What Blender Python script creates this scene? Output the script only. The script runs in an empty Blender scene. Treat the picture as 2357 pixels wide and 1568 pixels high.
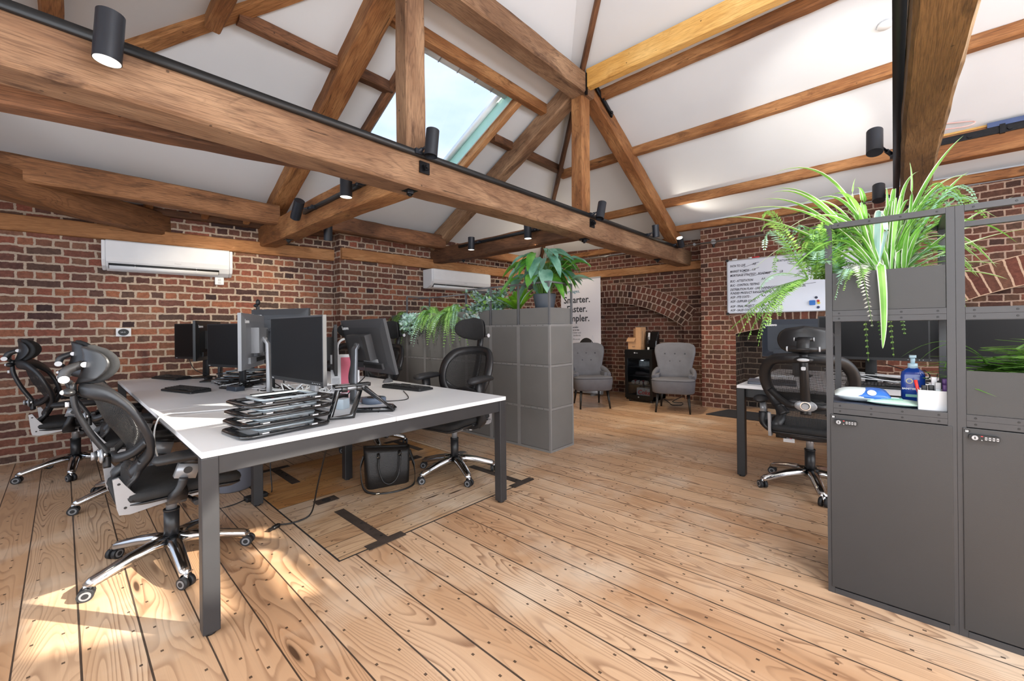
import bpy, bmesh, math, random
from mathutils import Vector, Matrix, Euler, noise
random.seed(7)
PI = math.pi
scene = bpy.context.scene
COL = scene.collection
V = Vector

# ---------------------------------------------------------------- materials
def lin(c):
    c /= 255.0
    return c / 12.92 if c <= 0.04045 else ((c + 0.055) / 1.055) ** 2.4
def C(rgb, k=1.0):
    return (lin(rgb[0]) * k, lin(rgb[1]) * k, lin(rgb[2]) * k, 1)

class NT:
    """small wrapper for building node trees"""
    def __init__(s, name):
        s.mat = bpy.data.materials.new(name)
        s.mat.use_nodes = True
        s.t = s.mat.node_tree
        s.b = s.t.nodes['Principled BSDF']
        s.out = s.t.nodes['Material Output']
    def n(s, typ, **kw):
        nd = s.t.nodes.new('ShaderNode' + typ)
        for k, v in kw.items():
            if k == 'i':
                for a, b in v.items():
                    nd.inputs[a].default_value = b
            else:
                setattr(nd, k, v)
        return nd
    def l(s, a, b):
        s.t.links.new(a, b)
    def math(s, op, a, b=None, c=None):
        nd = s.n('Math', operation=op)
        for i, x in enumerate((a, b, c)):
            if x is None: continue
            if isinstance(x, (int, float)): nd.inputs[i].default_value = x
            else: s.l(x, nd.inputs[i])
        return nd.outputs[0]
    def noise(s, vec, scale, detail=3, rough=.55, dist=0):
        nd = s.n('TexNoise', i={'Scale': scale, 'Detail': detail, 'Roughness': rough, 'Distortion': dist})
        if vec is not None: s.l(vec, nd.inputs['Vector'])
        return nd.outputs['Fac']
    def ramp(s, fac, stops, interp='LINEAR'):
        nd = s.n('ValToRGB')
        cr = nd.color_ramp
        cr.interpolation = interp
        while len(cr.elements) > 1: cr.elements.remove(cr.elements[-1])
        for k, (p, c) in enumerate(stops):
            e = cr.elements[0] if k == 0 else cr.elements.new(p)
            e.position = p
            e.color = c if len(c) == 4 else (*c, 1)
        s.l(fac, nd.inputs[0])
        return nd.outputs[0]
    def mix(s, fac, a, b, mode='MIX'):
        nd = s.n('Mix', data_type='RGBA', blend_type=mode)
        for sock, x in ((nd.inputs['Factor'], fac), (nd.inputs[6], a), (nd.inputs[7], b)):
            if isinstance(x, (int, float)): sock.default_value = x
            elif isinstance(x, tuple): sock.default_value = x
            else: s.l(x, sock)
        return nd.outputs[2]
    def mapping(s, vec, scale=(1, 1, 1), loc=(0, 0, 0), rot=(0, 0, 0)):
        nd = s.n('Mapping')
        nd.inputs['Scale'].default_value = scale
        nd.inputs['Location'].default_value = loc
        nd.inputs['Rotation'].default_value = rot
        s.l(vec, nd.inputs['Vector'])
        return nd.outputs[0]
    def bump(s, h, strength=.3, dist=.01):
        nd = s.n('Bump', i={'Strength': strength, 'Distance': dist})
        s.l(h, nd.inputs['Height'])
        s.l(nd.outputs[0], s.b.inputs['Normal'])

_m = {}
def mat(name, rgb, rough=.5, metal=0.0, var=0.0, vs=8.0, grain=0.0, gs=300.0, coat=0.0, emit=0.0, spec=.5):
    """plain finish with a little procedural tone variation and grain"""
    if name in _m: return _m[name]
    t = NT(name)
    b = t.b
    b.inputs['Base Color'].default_value = C(rgb)
    b.inputs['Roughness'].default_value = rough
    b.inputs['Metallic'].default_value = metal
    b.inputs['Specular IOR Level'].default_value = spec
    b.inputs['Coat Weight'].default_value = coat
    co = t.n('TexCoord').outputs['Object']
    if var:
        f = t.noise(co, vs, 4)
        t.l(t.ramp(f, [(.3, C(rgb, 1 - var)), (.7, C(rgb, 1 + var))]), b.inputs['Base Color'])
    if grain:
        t.bump(t.noise(co, gs, 2), grain, .002)
    if emit:
        b.inputs['Emission Color'].default_value = C(rgb)
        b.inputs['Emission Strength'].default_value = emit
    _m[name] = t.mat
    return t.mat

def wood_beam(name, dark, mid, light, rough=.7, crack=1.0):
    if name in _m: return _m[name]
    t = NT(name)
    co = t.n('TexCoord').outputs['Object']
    rnd = t.n('ObjectInfo').outputs['Random']
    off = t.n('CombineXYZ')
    for k in range(3): t.l(t.math('MULTIPLY', rnd, 37.0 + 11 * k), off.inputs[k])
    ad = t.n('VectorMath', operation='ADD'); t.l(co, ad.inputs[0]); t.l(off.outputs[0], ad.inputs[1])
    p = ad.outputs[0]
    big = t.noise(t.mapping(p, (.8, 2.2, 2.2)), 1.5, 3, .55, .5)
    base = t.ramp(big, [(.26, C(mid, .72)), (.45, C(mid)), (.68, C(light))])
    stain = t.noise(t.mapping(p, (1.1, 3.5, 3.5)), 1.3, 5, .65, .8)
    base = t.mix(t.ramp(stain, [(.58, (0, 0, 0)), (.70, (.8, .8, .8))]), base, C(dark))
    kv = t.n('TexVoronoi', i={'Scale': 1.0}); t.l(t.mapping(p, (1.3, 3.2, 3.2)), kv.inputs['Vector'])
    kd = kv.outputs['Distance']
    kpush = t.ramp(kd, [(0, (1, 1, 1)), (.32, (0, 0, 0))], 'EASE')
    ring = t.math('ADD', t.noise(t.mapping(p, (.3, 3.6, 3.6)), 1.5, 1.5, .5, .25), t.math('MULTIPLY', kpush, .16))
    lines = t.math('PINGPONG', t.math('MULTIPLY', ring, 46.0), 1.0)
    lf = t.ramp(lines, [(0, (1, 1, 1)), (.35, (0, 0, 0))])
    c1 = t.mix(t.math('MULTIPLY', lf, .34), base, C(dark))
    c1 = t.mix(t.math('MULTIPLY', t.ramp(kd, [(0, (1, 1, 1)), (.05, (1, 1, 1)), (.085, (0, 0, 0))]), .7), c1, C(dark, .6))
    fine = t.noise(t.mapping(p, (5, 120, 120)), 2.0, 3, .6)
    c2 = t.mix(t.ramp(fine, [(.34, (.5, .5, .5)), (.56, (0, 0, 0))]), c1, C(dark, .8))
    ck = t.noise(t.mapping(p, (.45, 14, 14)), 1.7, 3, .6, .8)
    ckf = t.ramp(ck, [(.0, (0, 0, 0)), (.300, (0, 0, 0)), (.312, (1, 1, 1)), (.318, (1, 1, 1)), (.33, (0, 0, 0))])
    c3 = t.mix(t.math('MULTIPLY', ckf, .85 * crack), c2, (.012, .008, .005, 1))
    vo = t.n('TexVoronoi', i={'Scale': 9.0}); t.l(p, vo.inputs['Vector'])
    hole = t.ramp(vo.outputs['Distance'], [(0, (1, 1, 1)), (.045, (1, 1, 1)), (.07, (0, 0, 0))])
    c4 = t.mix(t.math('MULTIPLY', hole, .7), c3, (.02, .012, .008, 1))
    t.l(c4, t.b.inputs['Base Color'])
    t.b.inputs['Roughness'].default_value = rough
    t.b.inputs['Specular IOR Level'].default_value = .3
    hh = t.math('SUBTRACT', t.math('ADD', t.math('MULTIPLY', fine, .35), t.math('MULTIPLY', big, .8)), t.math('MULTIPLY', ckf, .8))
    t.bump(hh, .35, .012)
    _m[name] = t.mat
    return t.mat

def brick_mat(name, tints, mortar, bw, bh, ms, hdr=True, distort=.012, off=.5, bscale=1.0):
    """brickwork laid in metres along the UV map (u along the wall, v up)"""
    if name in _m: return _m[name]
    t = NT(name)
    uv = t.n('UVMap').outputs[0]
    nz = t.n('TexNoise', i={'Scale': 9.0, 'Detail': 4.0, 'Roughness': .7}); t.l(uv, nz.inputs['Vector'])
    sb = t.n('VectorMath', operation='SUBTRACT'); t.l(nz.outputs['Color'], sb.inputs[0]); sb.inputs[1].default_value = (.5, .5, .5)
    sc = t.n('VectorMath', operation='SCALE'); t.l(sb.outputs[0], sc.inputs[0]); sc.inputs['Scale'].default_value = distort * 2.2
    ad = t.n('VectorMath', operation='ADD'); t.l(uv, ad.inputs[0]); t.l(sc.outputs[0], ad.inputs[1])
    br = t.n('TexBrick', offset=off, offset_frequency=2, squash=.5 if hdr else 1.0, squash_frequency=2)
    br.inputs['Color1'].default_value = (0, 0, 0, 1); br.inputs['Color2'].default_value = (1, 1, 1, 1)
    br.inputs['Mortar'].default_value = (.5, .5, .5, 1)
    br.inputs['Scale'].default_value = 1.0; br.inputs['Brick Width'].default_value = bw; br.inputs['Row Height'].default_value = bh
    br.inputs['Mortar Size'].default_value = ms; br.inputs['Mortar Smooth'].default_value = .25
    t.l(ad.outputs[0], br.inputs['Vector'])
    tone = t.ramp(br.outputs['Color'], [(k / (len(tints) - 1), C(c)) for k, c in enumerate(tints)])
    blot = t.noise(uv, 26, 6, .7)
    tone2 = t.mix(t.ramp(blot, [(.38, (.75, .75, .75)), (.62, (0, 0, 0))]), tone, t.mix(.5, tone, C((34, 26, 26)), 'MULTIPLY'))
    speck = t.noise(uv, 120, 3, .6)
    tone3 = t.mix(t.ramp(speck, [(.66, (0, 0, 0)), (.76, (.4, .4, .4))]), tone2, C((205, 190, 172)))
    big = t.noise(uv, 1.1, 3)
    tone4 = t.mix(t.ramp(big, [(.35, (.3, .3, .3)), (.65, (0, 0, 0))]), tone3, t.mix(1.0, tone3, C((150, 140, 140)), 'MULTIPLY'))
    mn = t.noise(uv, 40, 4)
    mo = t.mix(mn, C(mortar, .7), C(mortar, 1.15))
    col = t.mix(br.outputs['Fac'], tone4, mo)
    t.l(col, t.b.inputs['Base Color'])
    t.b.inputs['Roughness'].default_value = .85
    t.b.inputs['Specular IOR Level'].default_value = .25
    h = t.math('ADD', t.math('SUBTRACT', 1.0, br.outputs['Fac']), t.math('MULTIPLY', blot, .5))
    t.bump(h, .55, .012)
    _m[name] = t.mat
    return t.mat

def floor_mat(name, axis, bw, light, mid, dark, seed, wash=(236, 224, 205)):
    """old pine boards: long cathedral grain, knots, nail holes, dark joints"""
    t = NT(name)
    co = t.n('TexCoord').outputs['Object']
    sp = t.n('SeparateXYZ'); t.l(co, sp.inputs[0])
    a = sp.outputs['X' if axis == 'y' else 'Y']; b = sp.outputs['Y' if axis == 'y' else 'X']
    wob = t.noise(None, 1, 0)
    u = t.math('DIVIDE', t.math('ADD', a, 40.0 + seed), bw)
    idx = t.math('FLOOR', u)
    fr = t.math('FRACT', u)
    wn = t.n('TexWhiteNoise', noise_dimensions='1D'); t.l(idx, wn.inputs['W'])
    r = wn.outputs['Value']
    wn2 = t.n('TexWhiteNoise', noise_dimensions='1D'); t.l(t.math('ADD', idx, 77.3), wn2.inputs['W'])
    r2 = wn2.outputs['Value']
    # grain space: across board strongly, along board slowly
    gv = t.n('CombineXYZ'); t.l(t.math('ADD', t.math('MULTIPLY', fr, 1.0), t.math('MULTIPLY', r, 61.0)), gv.inputs[0])
    t.l(t.math('ADD', t.math('MULTIPLY', b, .55), t.math('MULTIPLY', r2, 31.0)), gv.inputs[1]); t.l(t.math('MULTIPLY', idx, 3.17), gv.inputs[2])
    g = gv.outputs[0]
    field = t.noise(t.mapping(g, (1.15, 1.5, 1)), 1.0, 1.2, .45, .35)
    # knots push the rings round them
    kv = t.n('TexVoronoi', i={'Scale': 1.0, 'Randomness': 1.0}); t.l(t.mapping(g, (1.0, 1.75, 1)), kv.inputs['Vector'])
    kd = kv.outputs['Distance']
    kf = t.ramp(kd, [(0, (1, 1, 1)), (.30, (0, 0, 0))], 'EASE')
    fld = t.math('ADD', t.math('MULTIPLY', field, 23.0), t.math('MULTIPLY', kf, 2.3))
    saw = t.math('FRACT', fld)
    line = t.ramp(saw, [(0, (0, 0, 0)), (.55, (.12, .12, .12)), (.84, (.9, .9, .9)), (.92, (1, 1, 1)), (1, (0, 0, 0))])
    fine = t.noise(t.mapping(g, (60, 3.0, 1)), 1.0, 3, .6)
    tone = t.ramp(t.noise(t.mapping(g, (.7, .5, 1)), 1.0, 3), [(.3, C(mid)), (.6, C(light))])
    tint = t.mix(r2, C((255, 247, 238)), C((226, 200, 174)))
    tone = t.mix(.75, tone, t.mix(1.0, tone, tint, 'MULTIPLY'))
    strength = t.math('MULTIPLY', t.ramp(t.noise(t.mapping(g, (.9, .35, 1)), 1.0, 2), [(.32, (.1, .1, .1)), (.60, (1, 1, 1))]), .72)
    c1 = t.mix(t.math('MULTIPLY', line, strength), tone, C(dark))
    c1 = t.mix(t.ramp(fine, [(.3, (.35, .35, .35)), (.55, (0, 0, 0))]), c1, C(mid, .8))
    wear = t.noise(co, 1.3, 4, .6)
    c1 = t.mix(t.ramp(wear, [(.5, (0, 0, 0)), (.72, (.45, .45, .45))]), c1, C(wash))
    # knots
    kn = t.ramp(kd, [(0, (1, 1, 1)), (.045, (1, 1, 1)), (.07, (.25, .25, .25)), (.10, (0, 0, 0))])
    c2 = t.mix(t.math('MULTIPLY', kn, .9), c1, C((58, 36, 24)))
    # scorched or rotten streaks
    st = t.noise(t.mapping(g, (2.2, .9, 1)), 1.0, 3, .65, .3)
    c2 = t.mix(t.ramp(st, [(.74, (0, 0, 0)), (.80, (.85, .85, .85))]), c2, C((46, 32, 26)))
    # nail holes in pairs on each joist line
    bm_ = t.math('PINGPONG', t.math('ADD', b, 20.13), .21)
    nb = t.math('LESS_THAN', t.math('ABSOLUTE', t.math('SUBTRACT', bm_, t.math('ADD', .04, t.math('MULTIPLY', r, .11)))), .006)
    q1 = t.math('LESS_THAN', t.math('ABSOLUTE', t.math('SUBTRACT', t.math('PINGPONG', fr, .5), t.math('ADD', .13, t.math('MULTIPLY', r2, .22)))), .028)
    nail = t.math('MULTIPLY', nb, q1)
    c3 = t.mix(t.math('MULTIPLY', nail, .85), c2, C((40, 28, 22)))
    # joints
    jw = t.math('PINGPONG', fr, .5)
    gap = t.math('LESS_THAN', jw, t.math('ADD', .012, t.math('MULTIPLY', r, .012)))
    c4 = t.mix(t.math('MULTIPLY', gap, .92), c3, C((44, 36, 32)))
    t.l(c4, t.b.inputs['Base Color'])
    rg = t.ramp(t.noise(co, 3, 4), [(.3, (.26, .26, .26)), (.7, (.42, .42, .42))])
    t.l(rg, t.b.inputs['Roughness'])
    t.b.inputs['Specular IOR Level'].default_value = .45
    h = t.math('SUBTRACT', t.math('MULTIPLY', line, -.12), t.math('ADD', t.math('MULTIPLY', gap, 1.0), t.math('MULTIPLY', nail, .6)))
    t.bump(h, .35, .004)
    return t.mat

def mesh_fabric(name, rgb, cell, openness):
    """woven see-through chair mesh"""
    if name in _m: return _m[name]
    t = NT(name)
    co = t.n('TexCoord').outputs['Object']
    sp = t.n('SeparateXYZ'); t.l(co, sp.inputs[0])
    y = t.math('PINGPONG', t.math('DIVIDE', t.math('ADD', sp.outputs['Y'], 9.0), cell), .5)
    z = t.math('PINGPONG', t.math('DIVIDE', t.math('ADD', sp.outputs['Z'], 9.0), cell), .5)
    holes = t.math('MULTIPLY', t.math('GREATER_THAN', y, .5 - openness * .5), t.math('GREATER_THAN', z, .5 - openness * .5))
    t.b.inputs['Base Color'].default_value = C(rgb)
    t.b.inputs['Roughness'].default_value = .6
    tr = t.n('BsdfTransparent')
    mx = t.n('MixShader')
    t.l(holes, mx.inputs[0]); t.l(t.b.outputs[0], mx.inputs[1]); t.l(tr.outputs[0], mx.inputs[2])
    t.l(mx.outputs[0], t.out.inputs['Surface'])
    _m[name] = t.mat
    return t.mat

def glass_mat(name, tint=(235, 245, 250), rough=0.0, mixf=.88):
    if name in _m: return _m[name]
    t = NT(name)
    gl = t.n('BsdfGlossy'); gl.inputs['Roughness'].default_value = rough; gl.inputs['Color'].default_value = (.9, .95, 1, 1)
    tr = t.n('BsdfTransparent'); tr.inputs['Color'].default_value = C(tint)
    mx = t.n('MixShader'); mx.inputs[0].default_value = mixf
    t.l(gl.outputs[0], mx.inputs[1]); t.l(tr.outputs[0], mx.inputs[2]); t.l(mx.outputs[0], t.out.inputs['Surface'])
    _m[name] = t.mat
    return t.mat

def leaf_mat(name, a, b, sc=14, rough=.45, trans=.25):
    if name in _m: return _m[name]
    t = NT(name)
    co = t.n('TexCoord').outputs['Object']
    t.l(t.ramp(t.noise(co, sc, 3), [(.32, C(a)), (.68, C(b))]), t.b.inputs['Base Color'])
    t.b.inputs['Roughness'].default_value = rough
    tl = t.n('BsdfTranslucent'); tl.inputs['Color'].default_value = C(b, 1.1)
    mx = t.n('MixShader'); mx.inputs[0].default_value = trans
    t.l(t.b.outputs[0], mx.inputs[1]); t.l(tl.outputs[0], mx.inputs[2]); t.l(mx.outputs[0], t.out.inputs['Surface'])
    _m[name] = t.mat
    return t.mat

# ---------------------------------------------------------------- mesh building
class MB:
    def __init__(s):
        s.v = []; s.f = []; s.fm = []; s.sm = []; s.uv = []; s.mats = []; s.X = Matrix.Identity(4)
    def mi(s, m):
        if m not in s.mats: s.mats.append(m)
        return s.mats.index(m)
    def add(s, vs, fs, m, smooth=False, uvs=None):
        o = len(s.v); k = s.mi(m)
        s.v += [tuple(s.X @ V(p)) for p in vs]
        for j, f in enumerate(fs):
            s.f.append([o + i for i in f]); s.fm.append(k)
            s.sm.append(smooth[j] if isinstance(smooth, list) else smooth)
            s.uv.append(uvs[j] if uvs else None)
        return s
    def bx(s, x0, x1, y0, y1, z0, z1, m):
        vs = [(x, y, z) for x in (x0, x1) for y in (y0, y1) for z in (z0, z1)]
        return s.add(vs, [(0, 1, 3, 2), (4, 6, 7, 5), (0, 4, 5, 1), (2, 3, 7, 6), (0, 2, 6, 4), (1, 5, 7, 3)], m)
    def box(s, c, d, m, rot=None):
        o = s.X
        s.X = o @ Matrix.Translation(V(c)) @ (Euler(rot).to_matrix().to_4x4() if rot else Matrix.Identity(4))
        s.bx(-d[0] / 2, d[0] / 2, -d[1] / 2, d[1] / 2, -d[2] / 2, d[2] / 2, m)
        s.X = o
        return s
    def rbox(s, c, d, r, m, rot=None, seg=3, axis='z'):
        """box with one pair of rounded-corner faces, prism along axis"""
        o = s.X
        s.X = o @ Matrix.Translation(V(c)) @ (Euler(rot).to_matrix().to_4x4() if rot else Matrix.Identity(4))
        dd = {'z': (0, 1, 2), 'x': (1, 2, 0), 'y': (0, 2, 1)}[axis]
        a, b, h = d[dd[0]] / 2, d[dd[1]] / 2, d[dd[2]] / 2
        poly = rrect(a, b, r, seg)
        n = len(poly); vs = []
        for k in (-h, h):
            for p in poly:
                q = [0, 0, 0]; q[dd[0]], q[dd[1]], q[dd[2]] = p[0], p[1], k
                vs.append(tuple(q))
        fs = [tuple(range(n)), tuple(range(n, 2 * n))] + [(i, (i + 1) % n, n + (i + 1) % n, n + i) for i in range(n)]
        s.add(vs, fs, m, [False, False] + [True] * n)
        s.X = o
        return s
    def loft(s, rings, m, closed=True, caps=True, smooth=True):
        n = len(rings[0]); vs = [p for r in rings for p in r]; fs = []
        for k in range(len(rings) - 1):
            for i in range(n if closed else n - 1):
                j = (i + 1) % n
                fs.append((k * n + i, k * n + j, (k + 1) * n + j, (k + 1) * n + i))
        sm = [smooth] * len(fs)
        if caps and closed:
            fs += [tuple(range(n)), tuple(range((len(rings) - 1) * n, len(rings) * n))]; sm += [False, False]
        return s.add(vs, fs, m, sm)
    def cyl(s, p0, p1, r, m, n=16, r1=None, caps=True):
        p0, p1 = V(p0), V(p1); r1 = r if r1 is None else r1
        A, B = frame(p1 - p0)
        ring = lambda p, q: [tuple(p + A * (q * math.cos(2 * PI * i / n)) + B * (q * math.sin(2 * PI * i / n))) for i in range(n)]
        return s.loft([ring(p0, r), ring(p1, r1)], m, caps=caps)
    def lathe(s, prof, m, n=24, caps=False):
        rings = [[(r * math.cos(2 * PI * i / n), r * math.sin(2 * PI * i / n), z) for i in range(n)] for r, z in prof]
        return s.loft(rings, m, caps=caps)
    def tube(s, pts, r, m, n=8, closed=False, sec=None, up=None, rf=None, caps=True):
        """sweep a circle (or the 2-D section sec) along pts"""
        pts = [V(p) for p in pts]; rings = []; N = len(pts); A = None
        for k, p in enumerate(pts):
            if closed: d = pts[(k + 1) % N] - pts[k - 1]
            else: d = pts[min(k + 1, N - 1)] - pts[max(k - 1, 0)]
            d = d.normalized() if d.length > 1e-9 else V((0, 0, 1))
            if up is not None:
                A = V(up) - d * d.dot(V(up)); A = A.normalized() if A.length > 1e-5 else frame(d)[0]
            elif A is None: A = frame(d)[0]
            else:
                A = A - d * d.dot(A); A = A.normalized() if A.length > 1e-6 else frame(d)[0]
            B = d.cross(A); q = rf(k / max(1, N - 1)) if rf else 1.0
            if sec: rings.append([tuple(p + A * (a * q) + B * (b * q)) for a, b in sec])
            else: rings.append([tuple(p + A * (r * q * math.cos(2 * PI * i / n)) + B * (r * q * math.sin(2 * PI * i / n))) for i in range(n)])
        if closed: rings.append(rings[0])
        return s.loft(rings, m, caps=caps and not closed)
    def sph(s, c, r, m, nu=16, nv=10):
        rx, ry, rz = (r, r, r) if isinstance(r, (int, float)) else r
        rings = []
        for k in range(nv + 1):
            a = -PI / 2 + PI * k / nv; q = max(math.cos(a), 1e-4)
            rings.append([(c[0] + rx * q * math.cos(2 * PI * i / nu), c[1] + ry * q * math.sin(2 * PI * i / nu), c[2] + rz * math.sin(a)) for i in range(nu)])
        return s.loft(rings, m, caps=False)
    def prism(s, poly, h0, h1, m, axis='z'):
        n = len(poly); vs = []
        for h in (h0, h1):
            for a, b in poly:
                vs.append({'z': (a, b, h), 'x': (h, a, b), 'y': (a, h, b)}[axis])
        return s.add(vs, [tuple(range(n)), tuple(range(n, 2 * n))] + [(i, (i + 1) % n, n + (i + 1) % n, n + i) for i in range(n)], m)
    def quad(s, a, b, c, d, m, uv=None):
        return s.add([a, b, c, d], [(0, 1, 2, 3)], m, False, [uv] if uv else None)
    def text(s, body, size, M, m, align='LEFT', shear=0.0, ext=.0004, xs=1.0, bold=0.0):
        cu = bpy.data.curves.new('lettering', 'FONT')
        cu.body = body; cu.size = size; cu.align_x = align; cu.shear = shear; cu.extrude = ext; cu.resolution_u = 2; cu.offset = bold
        ob = bpy.data.objects.new('lettering', cu); COL.objects.link(ob)
        dg = bpy.context.evaluated_depsgraph_get()
        me = ob.evaluated_get(dg).to_mesh()
        vs = [tuple(M @ V((p.co.x * xs, p.co.y, p.co.z))) for p in me.vertices]
        fs = [tuple(p.vertices) for p in me.polygons]
        ob.evaluated_get(dg).to_mesh_clear()
        bpy.data.objects.remove(ob); bpy.data.curves.remove(cu)
        if fs: s.add(vs, fs, m)
        return s
    def build(s, name, parent=None, label=None, cat=None, group=None, kind=None, bevel=0.0, loc=None, rotz=None, bseg=2, subd=0):
        me = bpy.data.meshes.new(name)
        me.from_pydata(s.v, [], s.f)
        for m in s.mats: me.materials.append(m)
        me.polygons.foreach_set('material_index', s.fm)
        me.polygons.foreach_set('use_smooth', s.sm)
        if any(u for u in s.uv):
            ul = me.uv_layers.new(name='UVMap'); k = 0
            for p, u in zip(s.f, s.uv):
                for j in range(len(p)):
                    ul.data[k].uv = u[j] if u else (0, 0); k += 1
        b = bmesh.new(); b.from_mesh(me); bmesh.ops.recalc_face_normals(b, faces=b.faces[:]); b.to_mesh(me); b.free()
        me.update()
        o = bpy.data.objects.new(name, me); COL.objects.link(o)
        if parent: o.parent = parent
        if loc is not None: o.location = loc
        if rotz is not None: o.rotation_euler = (0, 0, rotz)
        if bevel:
            md = o.modifiers.new('edge', 'BEVEL'); md.width = bevel; md.segments = bseg; md.limit_method = 'ANGLE'; md.angle_limit = .7
            md.harden_normals = False
        if subd:
            md = o.modifiers.new('soft', 'SUBSURF'); md.levels = subd; md.render_levels = subd
        tag(o, label, cat, group, kind)
        return o

def frame(d):
    d = V(d).normalized()
    A = V((0, 0, 1)).cross(d)
    if A.length < 1e-4: A = V((1, 0, 0))
    A.normalize()
    return A, d.cross(A)
def rrect(a, b, r, seg=4):
    r = min(r, a, b); out = []
    for cx, cy, a0 in ((a - r, b - r, 0), (-a + r, b - r, PI / 2), (-a + r, -b + r, PI), (a - r, -b + r, 1.5 * PI)):
        for k in range(seg + 1):
            t = a0 + PI / 2 * k / seg
            out.append((cx + r * math.cos(t), cy + r * math.sin(t)))
    return out
def spline(pts, n=8, closed=False):
    """Catmull-Rom through pts"""
    P = [V(p) for p in pts]; out = []; N = len(P)
    for k in range(N if closed else N - 1):
        if closed: a, b, c, d = P[k - 1], P[k], P[(k + 1) % N], P[(k + 2) % N]
        else: a, b, c, d = P[max(k - 1, 0)], P[k], P[k + 1], P[min(k + 2, N - 1)]
        for j in range(n):
            t = j / n
            out.append(.5 * ((2 * b) + (c - a) * t + (2 * a - 5 * b + 4 * c - d) * t * t + (3 * b - a - 3 * c + d) * t ** 3))
    if not closed: out.append(P[-1])
    return out
def tag(o, label=None, cat=None, group=None, kind=None):
    if label: o['label'] = label
    if cat: o['category'] = cat
    if group: o['group'] = group
    if kind: o['kind'] = kind
    return o
def thing(name, label, cat, loc=(0, 0, 0), rz=0, group=None):
    o = bpy.data.objects.new(name, None); COL.objects.link(o)
    o.location = loc; o.rotation_euler = (0, 0, rz); o.empty_display_size = .1
    return tag(o, label, cat, group)
KIDS = {}
def dup(root, loc, rz, label, group=None):
    def cp(o, par):
        c = o.copy(); COL.objects.link(c)
        if par: c.parent = par
        for ch in [x for x in list(o.children)]: cp(ch, c)
        return c
    r = cp(root, None); r.location = loc; r.rotation_euler = (0, 0, rz)
    r['label'] = label
    if group: r['group'] = group
    return r
def facing(origin, xdir, ydir):
    x = V(xdir).normalized(); y = V(ydir).normalized(); z = x.cross(y)
    M = Matrix((x, y, z)).transposed().to_4x4(); M.translation = V(origin)
    return M
WEST = ((0, -1, 0), (0, 0, 1))      # text on faces that look towards -x
SOUTH = ((1, 0, 0), (0, 0, 1))      # text on faces that look towards -y
# ---------------------------------------------------------------- camera
f_px, cxp, cyp = 953.127, 1178.5, 756.55
yaw, roll = math.radians(42.6608), math.radians(-0.60959)
Fw = V((math.cos(yaw), math.sin(yaw), 0)); Rw = V((math.sin(yaw), -math.cos(yaw), 0)); Uw = V((0, 0, 1))
R2 = Rw * math.cos(roll) + Uw * math.sin(roll); U2 = Uw * math.cos(roll) - Rw * math.sin(roll)
cam = bpy.data.cameras.new('camera'); cam_o = bpy.data.objects.new('camera', cam); COL.objects.link(cam_o)
Mc = Matrix((R2, U2, -Fw)).transposed().to_4x4(); Mc.translation = V((0, 0, 1.2)); cam_o.matrix_world = Mc
cam.sensor_fit = 'HORIZONTAL'; cam.sensor_width = 36; cam.lens = 36 * f_px / 2357
cam.shift_y = -(784 - cyp) / 2357; cam.clip_start = .02; cam.clip_end = 200
scene.camera = cam_o

# ---------------------------------------------------------------- shared materials
plaster = mat('white_plaster', (214, 217, 221), .9, var=.03, vs=1.2)
b_grey = wood_beam('weathered_oak', (70, 48, 36), (134, 101, 76), (172, 138, 108))
b_orange = wood_beam('orange_pine', (78, 48, 28), (144, 95, 57), (188, 137, 90))
b_dark = wood_beam('dark_oak', (44, 28, 20), (98, 66, 46), (146, 102, 72))
b_brown = wood_beam('brown_oak', (56, 36, 24), (124, 84, 54), (162, 116, 80))
b_olive = wood_beam('olive_oak', (58, 44, 28), (108, 82, 52), (132, 104, 70))
b_yellow = wood_beam('new_pine', (178, 124, 56), (222, 170, 92), (238, 196, 124), crack=0)
b_plate = wood_beam('wall_plate_pine', (112, 72, 42), (176, 124, 80), (204, 156, 110))
black = mat('black_powder_coat', (22, 23, 25), .45, var=.12)
iron = mat('black_iron', (20, 21, 25), .42, .6, var=.3, vs=40, grain=.5, gs=90)
graphite = mat('graphite_laminate', (50, 50, 50), .55, var=.05, vs=5, grain=.12, gs=500)
graphite_f = mat('graphite_frame', (54, 54, 56), .5, var=.04)
white_pl = mat('white_plastic', (226, 228, 231), .38, var=.02)
white_top = mat('white_laminate', (232, 233, 236), .34, var=.015, vs=3)
blk_pl = mat('black_plastic', (24, 24, 26), .42, var=.15, vs=20)
blk_soft = mat('black_soft_plastic', (34, 34, 36), .55, var=.12, vs=12, grain=.15, gs=500)
screen = mat('dark_screen', (14, 14, 16), .42, var=.1, vs=3, spec=.25)
silver = mat('silver_paint', (158, 160, 164), .32, .35, var=.04)
chrome = mat('polished_aluminium', (205, 207, 210), .14, 1.0, var=.05)
charcoal_fab = mat('charcoal_fabric', (38, 38, 39), .9, var=.12, vs=60, grain=.5, gs=700)
rubber = mat('dark_rubber', (30, 31, 34), .6, var=.1)

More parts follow.
